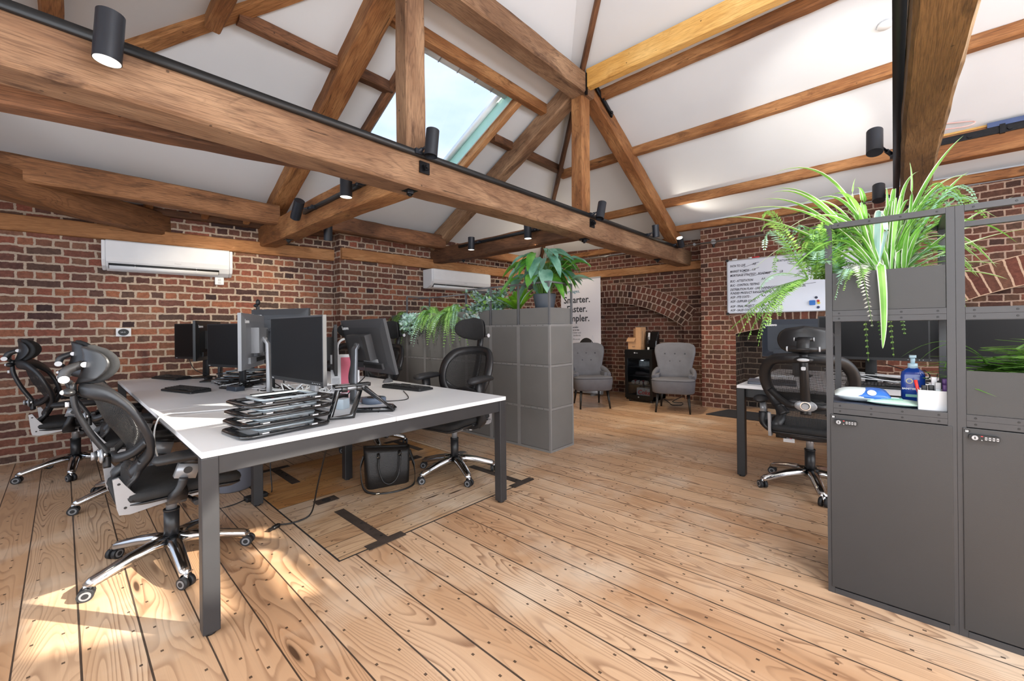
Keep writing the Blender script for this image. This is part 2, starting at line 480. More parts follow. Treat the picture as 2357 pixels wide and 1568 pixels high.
# ---------------------------------------------------------------- floor and hatches
fm_ = floor_mat('pine_floorboards', 'y', .1699, (212, 184, 156), (192, 158, 126), (104, 64, 40), .06)
g = MB(); g.quad((-3, -6, 0), (9, -6, 0), (9, 7.5, 0), (-3, 7.5, 0), fm_)
g.build('floor', kind='structure', label='worn pine floorboards running towards the back brick wall')
hm = floor_mat('hatch_boards', 'x', .155, (202, 176, 146), (178, 146, 114), (104, 68, 46), .11, (240, 232, 216))
hm2 = floor_mat('hatch_boards_yellow', 'x', .155, (204, 160, 108), (180, 130, 80), (120, 78, 42), .3)
strap_m = mat('rusty_strap_iron', (74, 64, 58), .6, .4, var=.25, vs=14, grain=.5, gs=120)
dark_gap = mat('dark_gap', (30, 25, 22), .9, var=.1)
def hatch(label, x0, x1, y0, y1, m, ys, handles):
    t = thing('floor_hatch', label, 'floor hatch', ((x0 + x1) / 2, (y0 + y1) / 2, 0), group=None)
    def loc(b, n, **k):
        return b.build(n, t, **k)
    ox, oy = (x0 + x1) / 2, (y0 + y1) / 2
    b = MB(); b.X = Matrix.Translation((-ox, -oy, 0)); b.bx(x0, x1, y0, y1, .0005, .0035, m); loc(b, 'board_panel')
    b = MB(); b.X = Matrix.Translation((-ox, -oy, 0))
    w = .009
    for r in ((x0 - w, x1 + w, y0 - w, y0), (x0 - w, x1 + w, y1, y1 + w), (x0 - w, x0, y0, y1), (x1, x1 + w, y0, y1)): b.bx(*r, .0004, .002, dark_gap)
    loc(b, 'edge_joint')
    for sx, (ya, yb, yc) in ys:
        b = MB(); b.X = Matrix.Translation((-ox, -oy, 0))
        b.bx(sx - .032, sx + .032, min(ya, yb), max(ya, yb), .0035, .006, strap_m)
        b.bx(sx - .115, sx + .115, yc - .03, yc + .03, .0035, .0065, strap_m)
        for q in (.1, .3, .5): b.cyl((sx + .01, ya + (yb - ya) * q, .006), (sx + .01, ya + (yb - ya) * q, .0075), .009, dark_gap, 10)
        loc(b, 'hinge_strap')
    for hx, hy in handles:
        b = MB(); b.X = Matrix.Translation((-ox, -oy, 0))
        b.bx(hx - .075, hx + .075, hy - .045, hy + .045, .0035, .006, strap_m)
        b.cyl((hx, hy, .006), (hx, hy, .0072), .03, dark_gap, 20)
        loc(b, 'recessed_handle')
hatch('pale boarded floor hatch with rusty T straps, under the near end of the desk', .97, 2.53, 2.13, 3.04, hm,
      [(1.235, (2.14, 2.72, 2.13)), (2.405, (2.14, 2.72, 2.13))], [(1.25, 2.95), (2.38, 2.95)])
hatch('honey coloured floor hatch with T straps, farther under the desk behind the handbag', .97, 2.53, 3.05, 3.95, hm2,
      [(1.235, (3.94, 3.46, 3.95)), (2.405, (3.94, 3.46, 3.95))], [(2.2, 3.3)])

# ---------------------------------------------------------------- brick walls
tB = [(66, 52, 52), (124, 84, 74), (100, 76, 68), (156, 94, 76), (132, 88, 76), (172, 112, 84), (88, 72, 66), (146, 106, 86), (116, 74, 66)]
tR = [(70, 50, 44), (118, 76, 62), (94, 66, 54), (134, 82, 66), (104, 62, 52), (124, 90, 70), (84, 62, 52)]
brB = brick_mat('old_brick_pale_joints', tB, (186, 168, 150), .235, .078, .0105, distort=.018)
brR = brick_mat('old_brick_red', tR, (162, 138, 122), .225, .0715, .008, distort=.013)
brA = brick_mat('arch_brick', tR, (178, 156, 140), .082, .115, .009, hdr=False)
brF = brick_mat('dark_brick', [(38, 32, 30), (62, 52, 46), (78, 62, 54), (50, 40, 36)], (110, 98, 86), .235, .081, .008)  # darker brick tones for the fireplace recess and the low arch underside
def wall_strip(b, p, q, z0, z1, m, u0=0.0):
    """vertical quad from plan point p to plan point q"""
    L = math.hypot(q[0] - p[0], q[1] - p[1])
    b.quad((p[0], p[1], z0), (q[0], q[1], z0), (q[0], q[1], z1), (p[0], p[1], z1), m, [(u0, z0), (u0 + L, z0), (u0 + L, z1), (u0, z1)])
    return u0 + L
yBl = lambda x: 5.66 - (x - 2.52) * .118
b = MB()
u = wall_strip(b, (-1.4, yBl(-1.4)), (2.52, 5.66), 0, 2.62, brB)
u = wall_strip(b, (2.52, 5.66), (2.52, 5.45), 0, 2.62, brB, u)
wall_strip(b, (2.52, 5.45), (7.0, 5.27), 0, 2.66, brB, u)
b.build('wall_back', kind='structure', label='old brick wall with pale mortar joints and two air conditioners')

xR = lambda y: 6.72 + .0844 * (5.28 - y)
# arched recess behind the fridge
def arc_z(y, yc, zc, R): return zc + math.sqrt(max(R * R - (y - yc) ** 2, 0))
Rn, ycn = 2.12, 3.85; zcn = 1.645 - Rn
b = MB()
wall_strip(b, (xR(5.4), 5.4), (xR(4.03), 4.03), 0, 2.75, brR)
ys = [4.03 - (4.03 - 2.55) * k / 24 for k in range(25)]
for k in range(24):
    ya, yb = ys[k], ys[k + 1]; za, zb = arc_z(ya, ycn, zcn, Rn), arc_z(yb, ycn, zcn, Rn)
    b.quad((xR(ya), ya, za), (xR(yb), yb, zb), (xR(yb), yb, 2.75), (xR(ya), ya, 2.75), brR, [(-ya, za), (-yb, zb), (-yb, 2.75), (-ya, 2.75)])
    b.quad((xR(ya), ya, za), (xR(yb), yb, zb), (xR(yb) + .15, yb, zb), (xR(ya) + .15, ya, za), brA, [(-ya, 0), (-yb, 0), (-yb, .1), (-ya, .1)])
    b.quad((xR(ya) + .15, ya, 0), (xR(yb) + .15, yb, 0), (xR(yb) + .15, yb, zb), (xR(ya) + .15, ya, za), brR, [(-ya, 0), (-yb, 0), (-yb, zb), (-ya, za)])
wall_strip(b, (xR(4.03), 4.03), (xR(4.03) + .15, 4.03), 0, arc_z(4.03, ycn, zcn, Rn), brR)
wall_strip(b, (xR(2.55), 2.55), (xR(2.55) + .15, 2.55), 0, arc_z(2.55, ycn, zcn, Rn), brR)
wall_strip(b, (xR(2.55), 2.55), (xR(2.0), 2.0), 0, 2.75, brR, -2.55)
def arch_ring(b, x_of, yc, zc, R, th, y0, y1, m, proud=.012, n=40):
    a0, a1 = math.asin((y0 - yc) / R), math.asin((y1 - yc) / R)
    for k in range(n):
        a, c = a0 + (a1 - a0) * k / n, a0 + (a1 - a0) * (k + 1) / n
        P = lambda t, r: (x_of(yc + r * math.sin(t)) - proud, yc + r * math.sin(t), zc + r * math.cos(t))
        b.quad(P(a, R), P(c, R), P(c, R + th), P(a, R + th), m, [(a * R, 0), (c * R, 0), (c * R, th), (a * R, th)])
        b.quad(P(a, R), P(c, R), tuple(V(P(c, R)) + V((proud + .01, 0, 0))), tuple(V(P(a, R)) + V((proud + .01, 0, 0))), m, [(a * R, 0), (c * R, 0), (c * R, .02), (a * R, .02)])
arch_ring(b, xR, ycn, zcn, Rn, .345, 2.55, 5.1, brA)
b.build('wall_right', kind='structure', label='brick wall with a three-ring arched recess behind the fridge')
# projecting pier with fireplace opening and a second arch
xp = 6.52
b = MB()
wall_strip(b, (xp, 2.13), (xp + .5, 2.13), 0, 2.66, brR)
yf0, yf1 = 1.66, .2; Rf = (.73 ** 2 + .1 ** 2) / .2; zcf = 1.19 - Rf; ycf = .93
wall_strip(b, (xp, 2.13), (xp, yf0), 0, 2.66, brR, -2.13)
n = 16
for k in range(n):
    ya, yb = yf0 + (yf1 - yf0) * k / n, yf0 + (yf1 - yf0) * (k + 1) / n
    za, zb = arc_z(ya, ycf, zcf, Rf), arc_z(yb, ycf, zcf, Rf)
    b.quad((xp, ya, za), (xp, yb, zb), (xp, yb, 2.66), (xp, ya, 2.66), brR, [(-ya, za), (-yb, zb), (-yb, 2.66), (-ya, 2.66)])
    b.quad((xp, ya, za), (xp, yb, zb), (xp + .4, yb, zb), (xp + .4, ya, za), brF, [(-ya, 0), (-yb, 0), (-yb, .4), (-ya, .4)])
wall_strip(b, (xp + .4, yf0), (xp + .4, yf1), 0, 1.3, brF)
wall_strip(b, (xp, yf0), (xp + .4, yf0), 0, 1.3, brF); wall_strip(b, (xp, yf1), (xp + .4, yf1), 0, 1.3, brF)
arch_ring(b, lambda y: xp, ycf, zcf, Rf, .25, yf1, yf0, brick_mat('soldier_brick', tR, (170, 146, 130), .082, .25, .009, hdr=False))
wall_strip(b, (xp, yf1), (xp, 0.0), 0, 2.66, brR, -yf1)
R3, yc3 = 2.6, -1.62; zc3 = 1.665 - R3
for k in range(24):
    ya, yb = 0.0 - 3.2 * k / 24, 0.0 - 3.2 * (k + 1) / 24
    za, zb = arc_z(ya, yc3, zc3, R3), arc_z(yb, yc3, zc3, R3)
    b.quad((xp, ya, za), (xp, yb, zb), (xp, yb, 2.66), (xp, ya, 2.66), brR, [(-ya, za), (-yb, zb), (-yb, 2.66), (-ya, 2.66)])
    b.quad((xp, ya, za), (xp, yb, zb), (xp + .12, yb, zb), (xp + .12, ya, za), brF, [(-ya, 0), (-yb, 0), (-yb, .1), (-ya, .1)])
    b.quad((xp + .12, ya, 0), (xp + .12, yb, 0), (xp + .12, yb, zb), (xp + .12, ya, za), brR, [(-ya, 0), (-yb, 0), (-yb, zb), (-ya, za)])
arch_ring(b, lambda y: xp, yc3, zc3, R3, .3, -3.0, -.05, brick_mat('soldier_brick_long', tR, (190, 160, 136), .085, .3, .009, hdr=False))
wall_strip(b, (xp, -3.2), (xp, -5.2), 0, 2.66, brR, 3.2)
b.bx(xp + .035, xp + .06, -5.2, 2.13, 2.6, 2.86, plaster)
b.build('wall_right_pier', kind='structure', label='projecting brick wall with whiteboard, bricked fireplace opening and low arch')
# window wall to the left of the camera, out of view
b = MB()
for y0, y1, z0, z1 in ((-5.2, 6.2, 0, .5), (-5.2, 6.2, 2.2, 2.45), (-5.2, -4.6, .5, 2.2), (-2.3, -1.9, .5, 2.2), (.5, .9, .5, 2.2), (3.1, 3.5, .5, 2.2), (5.6, 6.2, .5, 2.2)):
    b.bx(-1.6, -1.4, y0, y1, z0, z1, plaster)
b.build('wall_left', kind='structure', label='white wall with tall window openings')

# ---------------------------------------------------------------- roof slopes
ye = lambda x: 6.0 - .09 * (x + .4)
def zH(x, y): return 3.84 - (y - 3.0) * 1.29 / (ye(x) - 3.0) if y > 3.0 else 3.84 + .55 * (3.0 - y)
zS = lambda x: 2.78 + .46 * (6.6 - x)
SK = (2.24, 3.42, 3.09, 4.45)
b = MB()
xs = [-1.7, -.8, .2, 1.2, 1.8, SK[0], SK[1], 4.4, 5.4, 6.4, 7.4]; yv = [1.45, 3.0, SK[2], SK[3], 4.8, None]
for i in range(len(xs) - 1):
    for j in range(len(yv) - 1):
        if xs[i] == SK[0] and yv[j] == SK[2]: continue
        P = lambda x, y: (x, (ye(x) + .5 if y is None else y), zH(x, ye(x) + .5 if y is None else y))
        b.quad(P(xs[i], yv[j]), P(xs[i + 1], yv[j]), P(xs[i + 1], yv[j + 1]), P(xs[i], yv[j + 1]), plaster)
b.build('ceiling', kind='structure', label='white plastered roof slope above the back wall, with the skylight')
holes = [(3.0, 3.9, -2.4, -1.4), (3.72, 4.46, -3.52, -2.46)]
b = MB()
xs = sorted({2.85, 7.4} | {h[0] for h in holes} | {h[1] for h in holes}); yv = sorted({-5.2, 1.8} | {h[2] for h in holes} | {h[3] for h in holes})
for i in range(len(xs) - 1):
    for j in range(len(yv) - 1):
        mx_, my_ = (xs[i] + xs[i + 1]) / 2, (yv[j] + yv[j + 1]) / 2
        if any(h[0] < mx_ < h[1] and h[2] < my_ < h[3] for h in holes): continue
        b.quad((xs[i], yv[j], zS(xs[i])), (xs[i + 1], yv[j], zS(xs[i + 1])), (xs[i + 1], yv[j + 1], zS(xs[i + 1])), (xs[i], yv[j + 1], zS(xs[i])), plaster)
b.add([(2.85, 1.8, zS(2.85)), (7.4, 1.8, zS(7.4)), (7.4, 5.75, zS(7.4))], [(0, 1, 2)], plaster)
b.build('ceiling_right', kind='structure', label='white plastered roof slope above the right brick wall')
b = MB(); zW = lambda x: 3.34 + .466 * (x - .355)
b.quad((2.85, -5.2, zW(2.85)), (-1.65, -5.2, zW(-1.65)), (-1.65, 1.5, zW(-1.65)), (2.85, 1.5, zW(2.85)), plaster)
b.add([(2.85, 1.5, zW(2.85)), (-1.65, 1.5, zW(-1.65)), (-1.65, 6.3, zW(-1.65))], [(0, 1, 2)], plaster)
b.build('ceiling_left', kind='structure', label='white plastered roof slope above the window wall')

# skylight in the back slope
sl = 1.29 / (ye(2.8) - 3.0); nl = math.hypot(1, sl)
nH = V((0, sl / nl, 1 / nl)); dH = V((0, 1 / nl, -sl / nl))
white_fr = mat('white_window_paint', (226, 231, 234), .4, var=.02)
green_tint = mat('pale_green_reveal', (168, 214, 204), .35, var=.04)
win = thing('window_1', 'roof skylight showing pale blue sky, behind the queen post', 'window', (0, 0, 0)); win['kind'] = 'structure'
def Hp(x, y, h): return V((x, y, zH(2.83, y))) + nH * h
b = MB(); x0, x1, y0, y1 = SK
for (ax, ay), (bx_, by), m_ in (((x0, y0), (x1, y0), white_fr), ((x1, y0), (x1, y1), green_tint), ((x1, y1), (x0, y1), white_fr), ((x0, y1), (x0, y0), white_fr)):
    b.quad(Hp(ax, ay, -.02), Hp(bx_, by, -.02), Hp(bx_, by, .16), Hp(ax, ay, .16), m_)
b.build('lining', win)
def bar(mb, p, q, w, h, m, up=None):
    mb.tube([p, q], 1, m, sec=[(-w / 2, -h / 2), (w / 2, -h / 2), (w / 2, h / 2), (-w / 2, h / 2)], up=up or nH)
b = MB()
for (ax, ay), (bx_, by) in (((x0, y0 + .03), (x1, y0 + .03)), ((x1 - .035, y0), (x1 - .035, y1)), ((x1, y1 - .03), (x0, y1 - .03)), ((x0 + .035, y1), (x0 + .035, y0))):
    bar(b, Hp(ax, ay, .13), Hp(bx_, by, .13), .05, .06, white_fr)
b.build('frame', win)
b = MB(); bar(b, Hp(x0 + .02, y0 + .075, .06), Hp(x1 - .02, y0 + .075, .06), .035, .06, white_fr)
for k in range(1, 5): bar(b, Hp(x0 + k * .235, y0 + .04, .04), Hp(x0 + k * .235, y0 + .108, .04), .006, .008, silver)
b.build('blind_cassette', win)
b = MB(); b.quad(Hp(x0, y0, .14), Hp(x1, y0, .14), Hp(x1, y1, .14), Hp(x0, y1, .14), glass_mat('window_glass', (240, 248, 252), 0, .93)); b.build('glass', win)
for k, h in enumerate(holes):
    w2 = thing('window_%d' % (k + 2), 'roof skylight in the right slope letting sunshine onto the floor' if k else 'roof skylight in the right slope nearer the window wall', 'window'); w2['kind'] = 'structure'
    b = MB(); nS = V((.46, 0, 1)).normalized()
    P = lambda x, y: V((x, y, zS(x) + .05))
    for p, q in ((P(h[0], h[2]), P(h[1], h[2])), (P(h[1], h[2]), P(h[1], h[3])), (P(h[1], h[3]), P(h[0], h[3])), (P(h[0], h[3]), P(h[0], h[2])), (P((h[0] + h[1]) / 2, h[2]), P((h[0] + h[1]) / 2, h[3]))):
        bar(b, p, q, .1, .06, white_fr, nS)
    b.build('frame', w2)

# ---------------------------------------------------------------- roof timbers
def beam(name, p0, p1, w, h, m, label, rough=1.0, side=None, parent=None, seg=None, kind='structure'):
    """hewn timber from p0 to p1 (centre line), w across and h deep, arrises a little uneven"""
    p0, p1 = V(p0), V(p1); d = p1 - p0; L = d.length
    X = d.normalized(); Y = V(side) if side else V((0, 0, 1)).cross(X)
    if Y.length < 1e-3: Y = V((0, 1, 0))
    Y = (Y - X * X.dot(Y)).normalized(); Z = X.cross(Y)
    rnd = random.Random(sum(map(ord, name)) % 1000 + int(L * 1000) + int(p0.x * 100))
    b = MB(); n = seg or max(4, int(L / .16)); c = .010 * rough; rings = []
    base = [(w / 2 - c, -h / 2), (w / 2, -h / 2 + c), (w / 2, h / 2 - c), (w / 2 - c, h / 2), (-w / 2 + c, h / 2), (-w / 2, h / 2 - c), (-w / 2, -h / 2 + c), (-w / 2 + c, -h / 2)]
    ph = [rnd.random() * 6 for _ in range(4)]
    for k in range(n + 1):
        x = -L / 2 + L * k / n; r = []
        sw, sh = .004 * rough * math.sin(x * 1.7 + ph[0]), .004 * rough * math.sin(x * 2.1 + ph[1])
        for i, (a, q) in enumerate(base):
            j = .0022 * rough
            r.append((x, a + sw + rnd.uniform(-j, j), q + sh + rnd.uniform(-j, j)))
        rings.append(r)
    b.loft(rings, m, smooth=False)
    o = b.build(name, parent, label=None if parent else label, kind=None if parent else kind)
    M = Matrix((X, Y, Z)).transposed().to_4x4(); M.translation = (p0 + p1) / 2
    o.matrix_world = M
    return o
def bolt_plate(parent, c, n, s=.05):
    """square iron plate with a nut; n is the direction it faces"""
    A, B = frame(n); n = V(n); c = V(c)
    M = Matrix((A, B, n)).transposed().to_4x4(); M.translation = c
    b = MB(); b.X = parent.matrix_world.inverted() @ M
    b.box((0, 0, .004), (s * 1.3, s * 1.3, .012), iron); b.box((0, 0, .018), (s * .62, s * .62, .03), iron, (0, 0, .4)); b.cyl((0, 0, .03), (0, 0, .046), s * .2, iron, 10)
    b.build('bolt_plate', parent)
tie = beam('tie_beam', (-1.5, 2.53, 2.32), (6.95, 2.53, 2.31), .22, .245, b_grey, 'long weathered oak tie beam with a black lighting track, crossing the room', 1.5)
bolt_plate(tie, (1.73, 2.418, 2.335), (0, -1, 0), .062); bolt_plate(tie, (3.93, 2.418, 2.34), (0, -1, 0), .07)
bolt_plate(tie, (1.68, 2.52, 2.195), (0, 0, -1), .065); bolt_plate(tie, (3.95, 2.53, 2.19), (0, 0, -1), .065); bolt_plate(tie, (5.9, 2.53, 2.19), (0, 0, -1), .06)
beam('tie_beam_splice', (-1.6, 3.24, 2.315), (1.35, 2.56, 2.315), .13, .22, b_dark, 'second dark timber splayed behind the long tie beam at the left', 1.2)
tie2 = beam('tie_beam', (-1.3, -.133, 2.33), (6.9, -.127, 2.33), .164, .25, b_olive, 'brown tie beam crossing overhead above the spider plant', 1.5)
bolt_plate(tie2, (4.9, -.13, 2.2), (0, 0, -1), .065); bolt_plate(tie2, (3.9, -.045, 2.38), (0, 1, 0), .06)
p_1 = beam('queen_post', (1.72, 2.56, 2.44), (1.72, 2.56, 4.35), .16, .155, b_grey, 'vertical timber post standing on the tie beam left of the skylight', 1.4, side=(1, 0, 0))
p_2 = beam('queen_post', (3.94, 2.56, 2.44), (3.94, 2.56, 4.0), .16, .155, b_orange, 'vertical timber post standing on the tie beam right of the skylight', 1.4, side=(1, 0, 0))
beam('straining_beam', (1.64, 2.53, 3.86), (4.02, 2.53, 3.86), .2, .22, b_grey, 'thick timber joining the heads of the two upright posts', 1.4)
beam('principal_rafter', (3.98, 2.53, 3.93), (6.72, 2.53, 2.47), .17, .19, b_orange, 'sloping orange timber from the right post head down to the tie beam end', 1.2)
beam('principal_rafter', (1.7, 2.53, 3.95), (-1.2, 2.53, 2.4), .17, .19, b_orange, 'sloping timber from the left post head towards the window wall', 1.2)
# half ties and rafters running back from the posts to the brick wall
t1 = beam('half_tie', (1.72, 2.64, 2.33), (1.735, 5.8, 2.37), .19, .25, b_orange, 'lighter oak half tie from the long beam to the back wall, with two spotlights', 1.5)
bolt_plate(t1, (1.73, 5.0, 2.235), (0, 0, -1), .06)
t2 = beam('half_tie', (4.02, 2.64, 2.33), (4.06, 5.5, 2.36), .18, .23, b_dark, 'dark half tie from the long beam to the back wall beside the second air conditioner', 1.5)
bolt_plate(t2, (4.05, 4.7, 2.24), (0, 0, -1), .06)
beam('hip_slope_rafter', (1.73, 2.55, 3.97), (1.74, 5.62, 2.6), .19, .2, b_orange, 'heavy sloping rafter left of the skylight running down to the back wall', 1.4)
beam('hip_slope_rafter', (3.95, 2.55, 3.93), (4.0, 5.35, 2.52), .18, .2, b_grey, 'heavy sloping rafter right of the skylight running down to the back wall', 1.4)
beam('hip_rafter', (3.1, 1.7, 4.42), (6.62, 5.3, 2.55), .05, .10, b_dark, 'thin dark hip rafter running down into the right corner', 1.0)
beam('hip_rafter', (2.5, 1.84, 4.40), (-1.2, 5.8, 2.56), .12, .14, b_orange, 'hip rafter at upper left running down behind the big spotlight', 1.0)
def Hpt(x, y, drop): return (x, y, zH(x, y) - drop)
beam('purlin', Hpt(1.8, 3.02, .05), Hpt(3.97, 3.02, .05), .1, .12, b_orange, 'purlin along the top edge of the skylight', 1.2)
beam('purlin', Hpt(.9, 3.57, .035), Hpt(1.68, 3.57, .035), .09, .10, b_dark, 'thin purlin on the white slope left of the left post', 1.2)
beam('purlin', Hpt(1.8, 3.57, .035), Hpt(2.18, 3.57, .035), .09, .10, b_dark, 'short purlin stub between rafter and skylight, on its left', 1.0)
beam('purlin', Hpt(3.56, 3.57, .035), Hpt(3.88, 3.57, .035), .09, .10, b_dark, 'short purlin stub between skylight and the right rafter', 1.0)
beam('purlin', Hpt(4.05, 3.57, .035), Hpt(5.0, 3.57, .035), .09, .10, b_dark, 'short purlin between the right rafter and the thin hip rafter', 1.0)
beam('trimmer_rafter', Hpt(3.49, 3.05, .03), Hpt(3.49, 4.5, .03), .08, .12, b_plate, 'pale split trimmer timber along the right side of the skylight', 1.0)
beam('trimmer_rafter', Hpt(2.17, 3.05, .03), Hpt(2.17, 4.5, .03), .07, .10, b_dark, 'dark trimmer timber along the left side of the skylight', 1.0)
beam('lower_purlin', (-1.4, 5.13, 2.51), (1.66, 5.13, 2.51), .16, .21, b_brown, 'heavy low purlin above the near air conditioner', 1.6)
beam('lower_purlin', (1.83, 5.1, 2.53), (3.98, 5.1, 2.535), .14, .2, b_dark, 'heavy dark low purlin between the two half ties', 1.6)
beam('lower_purlin', (4.1, 4.95, 2.43), (6.55, 4.92, 2.43), .12, .13, b_orange, 'low purlin lit warm in the right corner above the peace lily', 1.2)
beam('dragon_tie', (-.95, 4.55, 2.38), (.86, 6.0, 2.38), .16, .25, b_brown, 'diagonal tie at far left ending on the back wall plate', 1.5)
for k, x in enumerate((.15, .62, 1.1, 1.5, 2.05, 2.45, 2.9, 3.4)):
    beam('common_rafter', Hpt(x, 5.5, .07), Hpt(x, ye(x) - .05, .07), .07, .09, b_orange, ('small rafter end below the low purlin, number %s from the left wall' % ('one two three four five six seven eight'.split()[k])), 1.0)
# purlins on the right slope
beam('purlin', (3.9, 2.42, 3.9), (3.9, -.05, 3.885), .09, .2, b_yellow, 'new yellow pine timber from the right post head towards the overhead beam', .5)
beam('purlin', (4.2, 2.6, 3.86), (4.2, -4.5, 3.86), .1, .11, b_orange, 'uppermost old purlin just below the yellow timber', 1.2)
beam('purlin', (5.03, 3.6, 3.47), (5.03, -5, 3.47), .1, .11, b_orange, 'second purlin down on the right white slope', 1.2)
beam('purlin', (6.02, 4.4, 3.01), (6.02, -.05, 3.01), .1, .11, b_orange, 'third purlin down on the right white slope, above the near wall', 1.2)
beam('eaves_purlin', (6.45, 2.5, 2.705), (6.45, -5, 2.705), .09, .09, b_orange, 'eaves timber along the top of the right brick wall', 1.2)
beam('eaves_purlin', (6.78, 5.0, 2.60), (6.86, 2.6, 2.62), .1, .09, b_orange, 'eaves timber in the far right corner above the banner', 1.2)
hv = beam('strapped_purlin', (5.98, -.22, 2.93), (5.98, -4, 2.93), .14, .25, b_orange, 'large orange timber with black iron strap right of the overhead beam', .8)
b = MB(); b.X = hv.matrix_world.inverted(); b.bx(5.893, 5.91, -3.0, -.27, 2.965, 3.03, iron)
for y in (-.33, -.55, -.8, -1.05): b.cyl((5.896, y, 2.995), (5.878, y, 2.995), .02, iron, 8)
b.bx(5.876, 5.9, -.77, -.735, 2.955, 3.04, iron); b.build('iron_strap', hv)
b = MB(); b.X = hv.matrix_world.inverted(); b.bx(5.885, 5.91, -1.2, -.66, 3.03, 3.075, mat('blue_steel', (70, 84, 120), .35, .6, var=.1)); b.build('steel_plate', hv)
beam('packing_timber', (5.99, -.22, 3.13), (5.99, -4, 3.13), .1, .14, b_yellow, 'yellow packing timber above the strapped timber', .5)
beam('purlin', (-.03, 4.5, 3.10), (-.03, -3, 3.10), .1, .11, b_orange, 'purlin on the window side slope at the far upper left, crossing behind the track', 1.2)
beam('purlin', (.76, 3.68, 3.47), (.76, -3, 3.47), .1, .11, b_orange, 'upper purlin on the window side slope meeting the hip rafter', 1.2)
# wall plates let into the brickwork
beam('trim_1', (-1.4, yBl(-1.4) - .012, 2.225), (2.56, 5.645, 2.225), .09, .15, b_plate, 'pine plate let into the back wall behind the near air conditioner', .8)
beam('trim_2', (2.53, 5.43, 2.23), (6.9, 5.25, 2.23), .09, .15, b_plate, 'pine plate let into the back wall above the second air conditioner', .8)
beam('trim_3', (xR(5.3) - .01, 5.3, 2.195), (xR(2.1) - .01, 2.1, 2.195), .09, .13, b_plate, 'pine plate let into the right wall above the arch', .8)
beam('trim_4', (-1.4, yBl(-1.4) - .02, 2.5), (2.5, 5.64, 2.5), .1, .07, b_dark, 'narrow upper plate on top of the back wall bricks', .8)
# iron strap round the right post head
b = MB(); b.bx(3.84, 3.865, 2.41, 2.435, 3.72, 3.95, iron); b.tube([(3.87, 2.425, 3.9), (4.03, 2.425, 3.93), (4.09, 2.425, 3.88), (4.42, 2.425, 3.7)], .02, iron, sec=[(-.028, -.008), (.028, -.008), (.028, .008), (-.028, .008)], up=(0, 0, 1))
for p in ((3.9, 3.905), (4.2, 3.82), (4.38, 3.72)): b.cyl((p[0], 2.42, p[1]), (p[0], 2.4, p[1]), .018, iron, 8)
b.build('head_strap', kind='structure', label='black iron strap bolted across the right post head')
